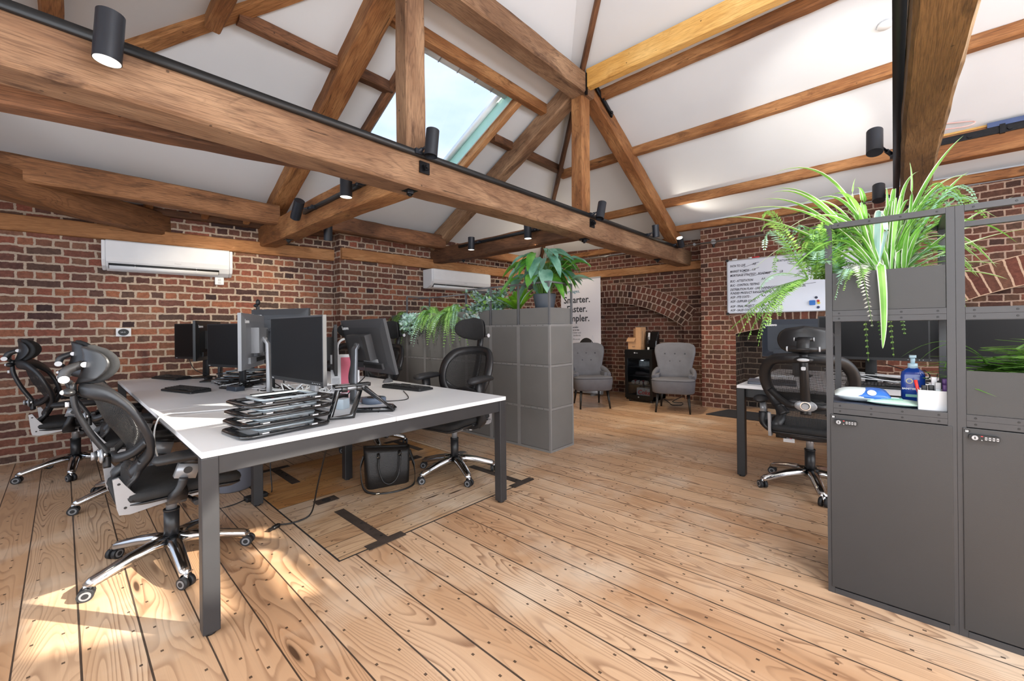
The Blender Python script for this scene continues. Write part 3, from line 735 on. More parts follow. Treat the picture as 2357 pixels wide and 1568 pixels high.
# ---------------------------------------------------------------- task chairs (local +x is forward)
chair_mesh = mesh_fabric('chair_mesh', (30, 30, 31), .0062, .52)
seat_mesh = mat('seat_mesh', (34, 34, 35), .8, var=.15, vs=40, grain=.8, gs=420)
frame_pl = mat('chair_frame_plastic', (36, 36, 38), .38, var=.12, vs=10, grain=.1, gs=400)
light_disc = mat('pale_cap', (206, 208, 212), .3, var=.02)
caster_grey = mat('caster_grey', (128, 129, 132), .4, var=.05)
def backx(z): return -.205 - .10 * ((z - .5) / .5) + .055 * math.exp(-((z - .68) / .12) ** 2)
def build_chair(name, label, arm_ang=0.0, star=.3, group='office chairs', headz=.985, armz=.69):
    t = thing(name, label, 'office chair', group=group)
    # star base
    b = MB()
    for k in range(5):
        a = star + 2 * PI * k / 5; d = V((math.cos(a), math.sin(a), 0))
        pts = [d * r + V((0, 0, z)) for r, z in ((.02, .135), (.09, .13), (.17, .115), (.25, .093), (.305, .078), (.325, .062))]
        b.tube(pts, 1, chrome, sec=[(-.024, -.008), (-.018, -.018), (.018, -.018), (.024, -.008), (.019, .012), (0, .019), (-.019, .012)], up=(-d.y, d.x, 0), rf=lambda q: 1.45 - .45 * q)
    b.cyl((0, 0, .095), (0, 0, .155), .042, chrome, 20)
    b.build('star_base', t)
    for k in range(5):
        a = star + 2 * PI * k / 5; d = V((math.cos(a), math.sin(a), 0)); c = d * .325; s = V((math.cos(a + 1.2 + k), math.sin(a + 1.2 + k), 0))
        b = MB()
        for q in (-1, 1):
            p0, p1 = c + s * (.006 * q) + V((0, 0, .0285)), c + s * (.025 * q) + V((0, 0, .0285))
            b.cyl(p0, p1, .0285, rubber, 18); b.cyl(p1, p1 + s * (.0015 * q), .020, caster_grey, 16); b.cyl(p1, p1 + s * (.003 * q), .012, rubber, 12)
        b.cyl(c + V((0, 0, .03)), c + V((0, 0, .07)), .011, chrome, 10)
        b.tube([c + s * -.024 + V((0, 0, .045)), c + V((0, 0, .063)), c + s * .024 + V((0, 0, .045))], .008, rubber, 6)
        b.build('caster', t)
    b = MB(); b.cyl((0, 0, .12), (0, 0, .29), .032, frame_pl, 20); b.cyl((0, 0, .29), (0, 0, .30), .034, blk_pl, 20); b.cyl((0, 0, .30), (0, 0, .41), .023, silver, 18); b.build('gas_lift', t)
    b = MB(); b.rbox((-.01, 0, .415), (.24, .16, .05), .03, frame_pl); b.box((.06, 0, .392), (.08, .22, .03), silver); b.cyl((.03, -.1, .40), (.05, -.24, .395), .008, frame_pl, 8); b.cyl((.05, -.21, .395), (.052, -.27, .392), .014, frame_pl, 10); b.cyl((-.1, .13, .4), (-.1, .19, .4), .022, frame_pl, 14)
    b.build('tilt_mechanism', t)
    # seat: waterfall front, rounded outline
    b = MB(); rings = []
    out = rrect(.245, .245, .1, 5)
    for dz, k in ((-.03, .90), (-.018, .98), (0, 1.0), (.016, .985), (.024, .93), (.027, .75), (.026, .4), (.025, .05)):
        rings.append([(x * k + .02, y * k, .468 + dz - (.030 * max(0, (x - .1) / .15) ** 2) + .008 * abs(y) / .25) for x, y in out])
    b.loft(rings, seat_mesh, caps=True); b.build('seat', t)
    b = MB(); rings = []
    for dz, k in ((-.05, .55), (-.042, .86), (-.024, .985), (-.018, .98)):
        rings.append([(x * k + .02, y * k, .468 + dz - (.030 * max(0, (x - .1) / .15) ** 2)) for x, y in out])
    b.loft(rings, frame_pl); b.build('seat_pan', t)
    # backrest frame
    b = MB(); L = [(.10, 1.005), (.185, .985), (.235, .925), (.25, .85), (.238, .77), (.205, .695), (.165, .63), (.13, .575)]
    half = [V((backx(z) + 2.0 * y * y, y, z)) for y, z in L]
    loop = [V((backx(1.01), 0, 1.01))] + half
    full = [V((p.x, -p.y, p.z)) for p in reversed(loop[1:])] + loop
    sec = [(-.036, -.010), (-.012, -.018), (.012, -.018), (.036, -.010), (.036, .008), (0, .014), (-.036, .008)]
    b.tube(spline(full, 4), 1, frame_pl, sec=[(q, p) for p, q in sec], up=(1, 0, 0))
    for s in (-1, 1):   # lower legs of the frame sweeping outwards to the brackets
        b.tube(spline([(backx(.63) + .05, .165 * s, .645), (backx(.57) + .04, .15 * s, .56), (-.195, .175 * s, .50), (-.165, .205 * s, .455)], 5), 1, frame_pl, sec=[(-.012, -.03), (.012, -.03), (.012, .03), (-.012, .03)], up=(1, 0, 0))
        b.tube(spline([(backx(.66) - .03, .03 * s, .665), (backx(.62) - .02, .09 * s, .655), (backx(.62) + .03, .16 * s, .69), (backx(.74) + .09, .222 * s, .75)], 5), 1, frame_pl, sec=[(-.010, -.020), (.010, -.020), (.010, .020), (-.010, .020)], up=(1, 0, 0))
    b.tube(spline([(-.165, -.205, .455), (-.19, -.1, .437), (-.195, 0, .432), (-.19, .1, .437), (-.165, .205, .455)], 5), 1, frame_pl, sec=[(-.012, -.026), (.012, -.026), (.012, .026), (-.012, .026)], up=(1, 0, 0))
    b.build('backrest_frame', t)
    # mesh panel
    b = MB(); rows = []
    zs = [.44, .5, .56, .62, .69, .76, .83, .9, .96, .995]
    wd = [.17, .155, .14, .16, .2, .233, .242, .236, .205, .14]
    for z, w_ in zip(zs, wd):
        rows.append([(backx(max(z, .5)) + .01 + (2.0 if z > .58 else 1.0) * (w_ * u) ** 2 + (.012 if abs(u) < .5 else 0), w_ * u, z) for u in (-1, -.66, -.33, 0, .33, .66, 1)])
    b.loft(rows, chair_mesh, closed=False, caps=False); b.build('backrest_mesh', t)
    # spine, lumbar knob
    b = MB(); b.tube(spline([(-.235, 0, .60), (backx(.68) - .055, 0, .68), (backx(.8) - .05, 0, .8), (backx(.93) - .045, 0, .93), (backx(1.0) - .035, 0, 1.04)], 5), 1, frame_pl, sec=[(-.011, -.026), (.011, -.026), (.014, 0), (.011, .026), (-.011, .026)], up=(1, 0, 0), rf=lambda q: 1.15 - .3 * q)
    b.sph((backx(1.0) - .045, 0, 1.0), (.025, .055, .022), frame_pl, 14, 8); b.sph((backx(1.0) - .066, 0, 1.0), (.01, .034, .012), light_disc, 12, 6)
    b.rbox((backx(.93) - .068, 0, .94), (.012, .024, .024), .006, light_disc, axis='x')
    b.build('spine', t)
    b = MB(); c = (backx(.66) - .07, 0, .665)
    b.cyl((c[0] + .03, 0, c[2]), (c[0] - .012, 0, c[2]), .03, chrome, 20); b.cyl((c[0] - .012, 0, c[2]), (c[0] - .02, 0, c[2]), .024, frame_pl, 18); b.cyl((c[0] - .02, 0, c[2]), (c[0] - .032, 0, c[2]), .02, silver, 18)
    b.X = Matrix.Translation(c) @ Matrix.Diagonal((.2, 1.35, .85, 1)); b.sph((0, 0, 0), .048, silver, 16, 8); b.build('lumbar_knob', t)
    b = MB(); b.X = Matrix.Translation((backx(.66) + .035, 0, .655)) @ Matrix.Diagonal((.12, 1, .38, 1)); b.sph((0, 0, 0), .13, frame_pl, 18, 8); b.build('lumbar_pad', t)
    # brackets
    for s in (-1, 1):
        b = MB()
        prof = [(-.235, .585), (-.215, .59), (-.195, .55), (-.165, .50), (-.12, .468), (-.05, .452), (.03, .45), (.04, .438), (.03, .428), (-.08, .415), (-.18, .402), (-.215, .41), (-.222, .44)]
        b.prism(prof, .205 * s, .222 * s, silver, axis='y')
        for hx, hz in ((-.215, .56), (-.195, .44)): b.cyl((hx, .2225 * s, hz), (hx, .224 * s, hz), .006, blk_pl, 8)
        b.build('back_bracket', t, bevel=.006)
    # headrest
    hx = backx(1.0) + .01
    b = MB(); rings = []
    for k in range(13):
        v = -1 + 2 * k / 12; q = math.sqrt(max(1 - v * v, 0)) ** .7 if abs(v) < 1 else .02; q = max(q, .03)
        ring = []
        for i in range(18):
            a = 2 * PI * i / 18
            y = .165 * q * math.cos(a); th = .028 * math.sin(a) * (.4 + .6 * q)
            ring.append((hx + .02 + 2.7 * y * y - .055 * (v * .5) ** 2 + .02 * v * .5 + th, y, headz + .09 + .10 * v))
        rings.append(ring)
    b.loft(rings, charcoal_fab, caps=True); b.build('headrest_pad', t)
    b = MB(); rings = []
    for k in range(11):
        v = -1 + 2 * k / 10; q = max(math.sqrt(max(1 - v * v, 0)) ** .7, .03)
        ring = []
        for i in range(16):
            a = 2 * PI * i / 16; y = .157 * q * math.cos(a); th = .01 * math.sin(a)
            ring.append((hx - .006 + 2.7 * y * y - .055 * (v * .5) ** 2 + .02 * v * .5 + th, y, headz + .09 + .093 * v))
        rings.append(ring)
    b.loft(rings, frame_pl, caps=True)
    b.build('headrest_shell', t)
    b = MB()
    b.cyl((hx - .075, -.082, headz + .03), (hx - .075, .082, headz + .03), .016, frame_pl, 14); b.cyl((hx - .01, -.05, headz + .095), (hx - .01, .05, headz + .095), .012, frame_pl, 12)
    for s in (-1, 1):
        b.cyl((hx - .075, .082 * s, headz + .03), (hx - .075, .09 * s, headz + .03), .0175, light_disc, 14); b.cyl((hx - .01, .05 * s, headz + .095), (hx - .01, .056 * s, headz + .095), .0135, light_disc, 12)
    b.tube(spline([(hx - .075, 0, headz + .03), (hx - .06, 0, headz + .07), (hx - .01, 0, headz + .095)], 5), 1, frame_pl, sec=[(-.018, -.034), (.018, -.034), (.018, .034), (-.018, .034)], up=(1, 0, 0))
    b.tube([(hx - .05, 0, .99), (hx - .075, 0, headz + .03)], 1, frame_pl, sec=[(-.01, -.026), (.01, -.026), (.01, .026), (-.01, .026)], up=(1, 0, 0))
    b.build('headrest_bracket', t)
    # armrests
    for s in (-1, 1):
        b = MB(); rings = []
        for x, w_, h_, z in ((-.135, .012, .006, armz - .002), (-.12, .042, .022, armz), (-.05, .050, .028, armz + .003), (.05, .052, .028, armz), (.115, .046, .025, armz - .005), (.135, .014, .008, armz - .01)):
            rings.append([(x + .02, .295 * s + p * w_, z + q * h_) for p, q in [(math.cos(2 * PI * i / 14), math.sin(2 * PI * i / 14)) for i in range(14)]])
        b.loft(rings, blk_soft); b.build('arm_pad', t)
        b = MB(); sec2 = [(-.016, -.034), (.016, -.034), (.019, 0), (.016, .034), (-.016, .034)]
        b.tube([(.03, .295 * s, armz - .015), (.02, .288 * s, .61)], 1, frame_pl, sec=sec2, up=(0, 1, 0)); b.tube([(.02, .288 * s, .615), (.0, .282 * s, .545)], 1, silver, sec=[(p * 1.15, q * 1.2) for p, q in sec2], up=(0, 1, 0))
        b.cyl((.01, .305 * s, .585), (.01, .309 * s, .585), .017, blk_pl, 14)
        b.tube(spline([(.0, .282 * s, .55), (-.02, .272 * s, .46), (-.02, .22 * s, .415), (-.01, .06 * s, .41)], 5), 1, frame_pl, sec=sec2, up=(0, 0, 1))
        b.build('arm_post', t)
    return t
ch = build_chair('office_chair', 'black mesh office chair nearest the camera at the left end of the white desk', star=-.33, armz=.655)
ch.location = (.38, 2.79, 0); ch.rotation_euler = (0, 0, .03)
def fit(o, sz, dz):
    o.scale = (1.03, 1.03, sz)
    for c in o.children:
        if c.name.startswith('headrest'): c.location.z = dz
    return o
l2 = dup(ch, (.36, 4.1, 0), .0, 'middle one of the three black mesh chairs along the window side of the desk')
l3 = dup(ch, (.07, 5.25, 0), -.08, 'black mesh chair farthest along the window side, standing against the back brick wall')
rc = build_chair('office_chair', 'black mesh chair with raised headrest, nearest on the storage side of the desk', star=-.2, headz=1.11, armz=.80)
rc.location = (2.2, 2.69, 0); rc.rotation_euler = (0, 0, PI + .16)
dup(rc, (2.17, 3.98, 0), PI + .2, 'second chair on the storage side, half hidden behind the tilted monitor')
dup(rc, (2.17, 5.05, 0), PI, 'farthest chair on the storage side of the white desk, mostly hidden by monitors')
l4 = dup(ch, (3.72, .46, 0), .04, 'black mesh chair seen from behind at the right desk, beside the locker')
fit(ch, .93, .055); fit(l2, .94, .05); fit(l3, .95, .04); fit(l4, .97, .06)
# ---------------------------------------------------------------- bench desks
def bench(label, loc, xs, ys, zt=.73):
    """xs, ys: joint lines of the tops; the legs stand at the corners and at the y joints"""
    t = thing('bench_desk', label, 'desk', loc)
    black = mat('desk_frame_lit', (44, 44, 46), .45, var=.1) if zt and xs[0] < 1 else mat('desk_frame_dark', (20, 21, 23), .45, var=.1)  # long desk gets a lighter black, sunlight on its legs put into the colour
    for i in range(len(xs) - 1):
        for j in range(len(ys) - 1):
            b = MB(); b.bx(xs[i] + .0015, xs[i + 1] - .0015, ys[j] + .0015, ys[j + 1] - .0015, zt - .025, zt, white_top); b.build('tabletop', t, bevel=.0025)
    b = MB(); z0, z1 = zt - .1, zt - .027
    for y in (ys[0] + .012, ys[-1] - .052): b.bx(xs[0] + .055, xs[-1] - .055, y, y + .04, z0, z1, black)
    for x in (xs[0] + .05, xs[-1] - .1): b.bx(x, x + .04, ys[0] + .05, ys[-1] - .05, z0, z1, black)
    b.build('rail_frame', t, bevel=.003)
    for x in (xs[0], xs[-1] - .06):
        for y in (ys[0], ys[-1] - .06):
            b = MB(); b.bx(x + .001, x + .06, y + .003, y + .062, .012, zt - .026, black); b.cyl((x + .03, y + .032, 0), (x + .03, y + .032, .012), .022, blk_pl, 12); b.build('leg', t, bevel=.004)
    xm = (xs[0] + xs[-1]) / 2
    for y in ys[1:-1]:
        for x in (xm - .35, xm + .29):
            b = MB(); b.bx(x, x + .06, y - .03, y + .03, .012, zt - .026, black); b.cyl((x + .03, y, 0), (x + .03, y, .012), .022, blk_pl, 12); b.build('leg', t, bevel=.004)
    return t
bench('long white six-seat bench desk on black steel legs in the middle of the room', (0, 0, 0), [.36, 1.22, 2.082], [1.98, 3.235, 4.47, 5.6])
bench('white bench desk on black legs by the whiteboard, behind the tall locker', (0, 0, 0), [3.655, 4.46, 5.26], [-2.3, -.69, .93])

# ---------------------------------------------------------------- monitors (local +x is the way the screen faces)
case = mat('monitor_case', (62, 63, 66), .45, var=.06, vs=6); case_d = mat('monitor_case_dark', (30, 31, 33), .45, var=.06, vs=6)
port = mat('port_black', (14, 14, 15), .5, var=.05); stand_grey = mat('stand_grey', (120, 124, 130), .3, .5, var=.04)
logo_w = mat('printed_white', (236, 238, 240), .6); label_w = mat('rating_label', (196, 198, 202), .6, var=.1, vs=90); red_m = mat('red_print', (206, 48, 54), .5, var=.02)
def monitor(label, loc, rz, zc=1.09, tilt=0.0, w=.6, h=.362, cs=None, stand=None, vesa=True, group='monitors on the long desk', thick=.042, zt=.73):
    cs = cs or case; stand = stand or stand_grey
    t = thing('monitor', label, 'monitor', loc, rz, group)
    H = zc - zt
    T = Matrix.Translation((.09, 0, H)) @ Matrix.Rotation(-tilt, 4, 'Y')
    b = MB(); b.X = T
    b.bx(-.012, .008, -w / 2, w / 2, -h / 2, h / 2, cs)
    b.loft([[(-.012, y, z) for y, z in rrect(w / 2 - .004, h / 2 - .004, .01, 3)], [(-thick * .6, y, z) for y, z in rrect(w / 2 - .05, h / 2 - .05, .03, 3)]], cs, smooth=False)
    b.text('Lenovo', .033, facing((-.0255, w / 2 - .03, h / 2 - .062), *WEST), logo_w, bold=.0012)
    b.build('casing', t, bevel=.003)
    b = MB(); b.X = T; b.bx(.008, .0092, -w / 2 + .009, w / 2 - .009, -h / 2 + .022, h / 2 - .009, screen); b.build('screen', t)
    b = MB(); b.X = T
    b.bx(.008, .0088, -w / 2 + .004, w / 2 - .004, -h / 2 + .003, -h / 2 + .02, case_d); b.text('lenovo', .009, facing((.0092, -w / 2 + .02, -h / 2 + .008), (0, 1, 0), (0, 0, 1)), logo_w)
    for k in range(5): b.bx(.0085, .0094, w / 2 - .12 + k * .02, w / 2 - .114 + k * .02, -h / 2 + .009, -h / 2 + .013, label_w)
    b.build('chin', t)
    if vesa:
        b = MB(); b.X = T
        b.bx(-thick - .03, -.02, -.13, .13, -.08, .09, cs)
        for k in range(12): b.bx(-thick - .0305, -thick - .029, -.126 + k * .004, -.124 + k * .004, -.07, .08, case_d)
        b.build('rear_box', t, bevel=.006)
        b = MB(); b.X = T
        b.bx(-thick * .9, -.02, -.2, .2, -.145, -.105, cs); b.bx(-thick * .92, -thick * .5, -.19, .05, -.14, -.112, port)
        b.bx(-thick * .62, -thick * .5, -.14, .06, -.115, -.082, label_w); b.bx(-thick * .64, -thick * .5, -.04, -.01, -.135, -.115, red_m)
        b.build('port_panel', t)
    b = MB()
    b.cyl((.09 - thick - .05, 0, H), (.09 - thick - .02, 0, H), .022, stand, 16)
    b.tube([(.03, 0, H + .03), (-.005, 0, H - .02), (-.012, 0, .14), (-.012, 0, .0)], 1, stand, sec=[(-.011, -.036), (.011, -.036), (.014, 0), (.011, .036), (-.011, .036)], up=(1, 0, 0), rf=lambda q: .8 + .25 * q)
    b.build('stand_neck', t, bevel=.002)
    b = MB(); b.rbox((.035, 0, .005), (.2, .21, .01), .04, stand); b.build('stand_base', t, bevel=.002)
    return t
Zd = .73
monitor('large monitor with dark screen and bright edge, nearest the stacked laptop stands', (.99, 2.51, Zd), PI + .07, 1.095, w=.65, h=.375, cs=case, stand=silver)
monitor('monitor seen edge on with silver back and stand, right behind the nearest left screen', (.96, 3.2, Zd), PI - .49, 1.135, cs=mat('monitor_case_silver', (128, 130, 134), .4, .2, var=.04), stand=silver)
monitor('dark monitor screen in the middle of the window side row', (1.02, 4.06, Zd), PI + .30, 1.085, cs=case_d, stand=case_d)
monitor('dark monitor seen edge on, second from the back wall on the window side', (1.01, 4.75, Zd), PI - .52, 1.12, cs=case_d, stand=case_d)
monitor('dark monitor screen closest to the back brick wall', (1.0, 5.27, Zd), PI + .42, 1.105, cs=case_d, stand=case_d)
monitor('tilted monitor seen from the back, with white lettering, beside the folding laptop stand', (1.30, 2.60, Zd), -.02, 1.095, tilt=.24, cs=case, stand=stand_grey)
monitor('dark monitor edge showing just right of the nearest left screen', (1.34, 3.19, Zd), -.42, 1.06, cs=case_d, stand=case_d)
monitor('raised grey monitor with a webcam on top, seen from the back', (1.13, 3.66, Zd), .43, 1.20, cs=case, stand=case_d)
monitor('black monitor back with small lettering, below and behind the raised one', (1.26, 4.72, Zd), .1, 1.06, cs=case_d, stand=case_d)
RG = 'monitors on the right desk'
monitor('wide dark screen facing the room above the blue soap bottle', (4.38, .135, Zd), PI, 1.10, w=.66, h=.35, cs=case_d, stand=case_d, group=RG)
monitor('narrow strip of dark screen beside the divider post of the locker shelves', (4.42, -.32, Zd), PI + .15, 1.10, w=.36, h=.35, cs=case_d, stand=case_d, group=RG)
monitor('dark screen behind the planter on the right locker', (4.02, -.62, Zd), PI - .1, 1.09, w=.6, h=.36, cs=case_d, stand=case_d, group=RG)
monitor('dark navy monitor back with white lettering, behind the headrest of the right chair', (4.62, .66, Zd), 0, 1.08, cs=mat('navy_case', (38, 46, 58), .45, var=.06), stand=case_d, group=RG, vesa=True)
# webcam on the raised monitor
b = MB(); o0 = V((1.105, 3.90, 1.381))
b.box(o0 + V((0, 0, .012)), (.02, .03, .024), blk_pl); b.sph(o0 + V((0, -.005, .06)), (.018, .016, .026), blk_pl, 12, 8); b.sph(o0 + V((.0, .045, .035)), (.018, .03, .014), blk_pl, 12, 8); b.tube([o0 + V((0, 0, .02)), o0 + V((0, -.005, .05))], .006, blk_pl)
b.tube([o0 + V((0, .005, .025)), o0 + V((0, .04, .03))], .006, blk_pl)
b.build('webcam', label='small black webcam clipped on top of the raised grey monitor', cat='webcam')

# ---------------------------------------------------------------- keyboards, mice, laptop stands and clutter on the long desk
key_m = mat('keycap_black', (40, 41, 43), .5, var=.08, vs=60); kb_m = mat('keyboard_black', (24, 25, 27), .5, var=.1)
def keyboard(label, loc, rz, L=.44, W=.15):
    t = thing('keyboard', label, 'keyboard', loc, rz, 'keyboards')
    b = MB(); b.loft([[(x, y, .002) for x, y in rrect(W / 2, L / 2, .012, 3)], [(x, y, .012 + .010 * (x / W + .5)) for x, y in rrect(W / 2, L / 2, .012, 3)], [(x * .97, y * .985, .016 + .010 * (x / W + .5)) for x, y in rrect(W / 2, L / 2, .012, 3)]], kb_m, smooth=False); b.build('body', t)
    b = MB()
    for r in range(6):
        x = .055 - r * .0195
        n = 21 if r else 18
        for k in range(n):
            y = -L / 2 + .018 + k * (L - .036) / (n - 1)
            if r == 5 and 4 < k < 10:
                if k == 7: b.box((x, y, .0235 + .010 * (x / W + .5)), (.015, .1, .007), key_m)
                continue
            if k in (15, 18) and r < 3 and r: continue
            b.box((x, y, .0195 + .010 * (x / W + .5)), (.0155, .0165, .007), key_m)
    b.build('keys', t, bevel=.0015, bseg=1)
    return t
kb = keyboard('black keyboard in the middle of the window side of the desk', (.66, 4.14, Zd), PI + .28 + PI)
keyboard('black keyboard at the far end of the desk by the brick wall', (.74, 5.36, Zd), .3)
keyboard('black keyboard with trailing cable on the storage side of the desk', (1.86, 2.86, Zd), PI + .15)
keyboard('black keyboard on the right desk, seen through the locker shelf', (4.13, .06, Zd), 0.0)
def laptop_stand(label, x, y, z, rz, flat=True, group=None):
    """folded riser: rounded black frame with an open middle"""
    t = thing('laptop_stand', label, 'laptop stand', (x, y, z), rz, group)
    gl = mat('gloss_black', (20, 21, 23), .16, var=.1, coat=.5)
    b = MB(); sec = [(-.018, -.007), (.018, -.007), (.018, .004), (.012, .008), (-.018, .008)]
    P = [(px, py, .012) for px, py in rrect(.125, .185, .03, 3)]
    b.tube(P, 1, gl, closed=True, sec=[(q * .9, p) for p, q in sec], up=(0, 0, 1)); b.build('tray_frame', t)
    b = MB(); P = [(px * .72 - .01, py * .66, .030) for px, py in rrect(.125, .185, .03, 3)]
    b.tube(P, 1, mat('pale_inner', (168, 178, 184), .25, .3, var=.05), closed=True, sec=[(.004, .012), (.004, -.012), (-.004, -.012), (-.004, .012)], up=(0, 0, 1)); b.build('inner_frame', t)
    for s in (-1, 1):
        b = MB(); b.rbox((-.128, .11 * s, .02), (.022, .05, .012), .005, gl); b.box((-.1395, .11 * s, .02), (.001, .028, .006), label_w); b.build('rubber_lip', t)
    b = MB(); b.cyl((.1, -.1, .03), (.1, .1, .03), .007, gl, 10); b.build('hinge_rod', t)
    return t
s0 = laptop_stand('folded black laptop stand at the bottom of the near stack of four', .70, 2.19, Zd, PI / 2 + .10, group='stacked laptop stands')
for k, (nm, dx, dy, a) in enumerate((('second from the bottom of the near stack', .006, .004, .09), ('third from the bottom of the near stack', .012, -.002, .12), ('topmost of the near stack', .02, .006, .08))):
    dup(s0, (.70 + dx, 2.19 + dy, Zd + .043 * (k + 1)), PI / 2 + a, 'folded black laptop stand, ' + nm)
for k, nm in enumerate(('lowest of the far stack', 'middle of the far stack', 'topmost of the far stack')):
    dup(s0, (1.12 + .01 * k, 4.38 - .012 * k, Zd + .043 * k), .5 + .15 * k, 'folded black laptop stand, %s between the monitors' % nm)
# unfolded laptop stand
t = thing('laptop_stand', 'open folding black laptop stand standing beside the near stack', 'laptop stand', (1.15, 2.25, Zd), -.12)
gl = _m['gloss_black']; fsec = [(-.006, -.016), (.006, -.016), (.006, .016), (-.006, .016)]
def fr_loop(b, pts): b.tube(pts, 1, gl, closed=True, sec=fsec, up=(0, -1, .2), n=4)
b = MB(); fr_loop(b, [(-.20, -.12, .012), (-.09, -.13, .012), (-.02, -.07, .15), (-.14, -.06, .15)]); b.build('front_frame', t)
b = MB(); b.tube([(.0, -.07, .155), (.15, -.11, .012), (.2, -.02, .012), (.19, .08, .012), (.0, .05, .155)], 1, gl, sec=fsec, up=(.7, 0, .7)); b.tube([(.15, -.11, .012), (-.02, .0, .012)], 1, gl, sec=fsec, up=(0, 1, 0)); b.build('rear_frame', t)
b = MB(); b.rbox((-.06, -.045, .165), (.2, .05, .018), .008, gl); b.cyl((-.16, -.06, .153), (.02, -.07, .153), .009, silver, 12)
for x in (-.11, -.03): b.rbox((x, -.075, .15), (.03, .02, .03), .004, gl)
b.build('hinge_bar', t)
# mouse, hub, bricks, adapters
def mouse(label, loc, rz, m, L=.1):
    b = MB(); b.X = Matrix.Diagonal((L / 2, .031, .034, 1)); b.sph((0, 0, 0), 1, m, 18, 10)
    b.v = [(x, y, max(z, 0)) for x, y, z in b.v]
    return b.build('computer_mouse', label=label, cat='mouse', loc=loc, rotz=rz)
mouse('grey computer mouse behind the open laptop stand', (1.98, 3.35, Zd), .3, mat('mouse_grey', (96, 98, 102), .4, var=.05), .12)
mouse('black and red mouse beside the far left keyboard', (.98, 5.02, Zd), .9, kb_m)
b = MB(); b.lathe([(.001, 0), (.07, 0), (.074, .006), (.074, .03), (.07, .036), (.001, .036)], mat('hub_grey', (92, 104, 122), .4, var=.05), 28); b.cyl((0, 0, .0361), (0, 0, .037), .045, case_d, 20)
b.build('speaker_puck', label='round grey conference speaker under the open laptop stand', cat='speakerphone', loc=(1.36, 2.47, Zd))
def block(name, label, cat, loc, d, m, rz=0, extra=None):
    b = MB(); b.rbox((0, 0, d[2] / 2), d, .008, m)
    if extra: extra(b)
    return b.build(name, label=label, cat=cat, loc=loc, rotz=rz, bevel=.002)
navy_b = mat('slate_blue_plastic', (48, 56, 68), .45, var=.08)
block('power_brick', 'dark blue power brick on the desk before the middle screen', 'power adapter', (.93, 3.86, Zd), (.07, .15, .035), navy_b, .2)
block('docking_station', 'long black docking station with a red marked port beside the near stack', 'docking station', (.99, 3.12, Zd), (.09, .27, .032), kb_m, -1.15, lambda b: (b.box((.0455, -.07, .016), (.001, .022, .02), red_m), b.box((.046, -.07, .016), (.001, .016, .014), port)))
block('network_box', 'small grey box lying among the cables by the far stack of stands', 'adapter', (.98, 4.55, Zd), (.07, .13, .03), mat('warm_grey', (120, 118, 116), .5, var=.05), .8)
block('network_box', 'small white box behind the open laptop stand', 'adapter', (1.14, 2.44, Zd), (.07, .05, .06), mat('pale_blue_white', (190, 204, 214), .4, var=.03), .5)
block('external_drive', 'flat black box lying behind the near monitor stand', 'hard drive', (1.27, 2.84, Zd), (.1, .16, .03), kb_m, .3)
# tote bag
pink = mat('pink_card', (218, 112, 134), .6, var=.06, vs=20)
t = thing('gift_bag', 'white paper bag with a pink panel and handle behind the near monitor', 'paper bag', (1.43, 3.02, Zd), -.4)
b = MB(); b.loft([[(x, y, 0) for x, y in rrect(.10, .045, .004, 1)], [(x * .98, y * .8, .15) for x, y in rrect(.10, .045, .004, 1)], [(x, y * .5, .29) for x, y in rrect(.10, .045, .004, 1)]], white_pl, smooth=False); b.build('bag_body', t)
b = MB(); b.quad((-.03, -.0465, .01), (.085, -.0465, .01), (.085, -.029, .27), (-.03, -.029, .27), pink); b.build('pink_panel', t)
b = MB(); b.tube(spline([(-.05, -.024, .28), (-.05, -.02, .36), (-.02, -.018, .40), (.03, -.018, .40), (.055, -.02, .36), (.055, -.024, .28)], 4), 1, white_pl, sec=[(-.008, -.0015), (.008, -.0015), (.008, .0015), (-.008, .0015)], up=(1, 0, 0)); b.build('handle', t)
b = MB(); b.quad((-.09, -.047, .02), (-.04, -.047, .02), (-.04, -.04, .12), (-.09, -.04, .12), label_w); b.build('print', t)

# ---------------------------------------------------------------- cables
cab_k = mat('cable_black', (18, 18, 20), .45, var=.1); cab_w = mat('cable_white', (224, 226, 228), .4, var=.03)
rnd = random.Random(5)
b = MB()
for k in range(7):
    c0 = (rnd.uniform(.98, 1.12), rnd.uniform(2.62, 2.85)); b.tube(spline([(c0[0] + rnd.uniform(-.1, .1), c0[1] + rnd.uniform(-.16, .16), Zd + rnd.uniform(.01, .13)) for _ in range(6)], 6), .0045, cab_w, 6)
for k in range(26):
    cx, cy = rnd.choice(((1.02, 2.75), (1.08, 3.45), (1.05, 4.15), (1.15, 3.0), (1.1, 4.6), (1.2, 3.6)))
    a0 = rnd.random() * 6; pts = []
    for j in range(6):
        pts.append((cx + rnd.uniform(-.16, .16), cy + rnd.uniform(-.3, .3), Zd + .006 + abs(rnd.gauss(0, .022))))
    b.tube(spline(pts, 6), rnd.choice((.003, .0035, .0045)), cab_w if k % 3 == 0 else cab_k, 5)
b.build('cable_tangle', label='tangle of black and white cables lying between the monitors', cat='cables', kind='stuff')
def cable(name, label, pts, r, m, ends=None, cat='cable'):
    b = MB(); b.tube(spline(pts, 8), r, m, 6)
    if ends: ends(b)
    return b.build(name, label=label, cat=cat)
cable('power_cable', 'white to black cable draped over the desk edge onto the near chair seat', [(.92, 3.02, Zd + .008), (.72, 2.93, Zd + .006), (.52, 2.98, Zd + .006), (.385, 3.0, Zd + .01), (.345, 2.98, Zd - .03), (.33, 2.93, .62), (.34, 2.87, .53), (.37, 2.83, .502)], .0042, cab_w)
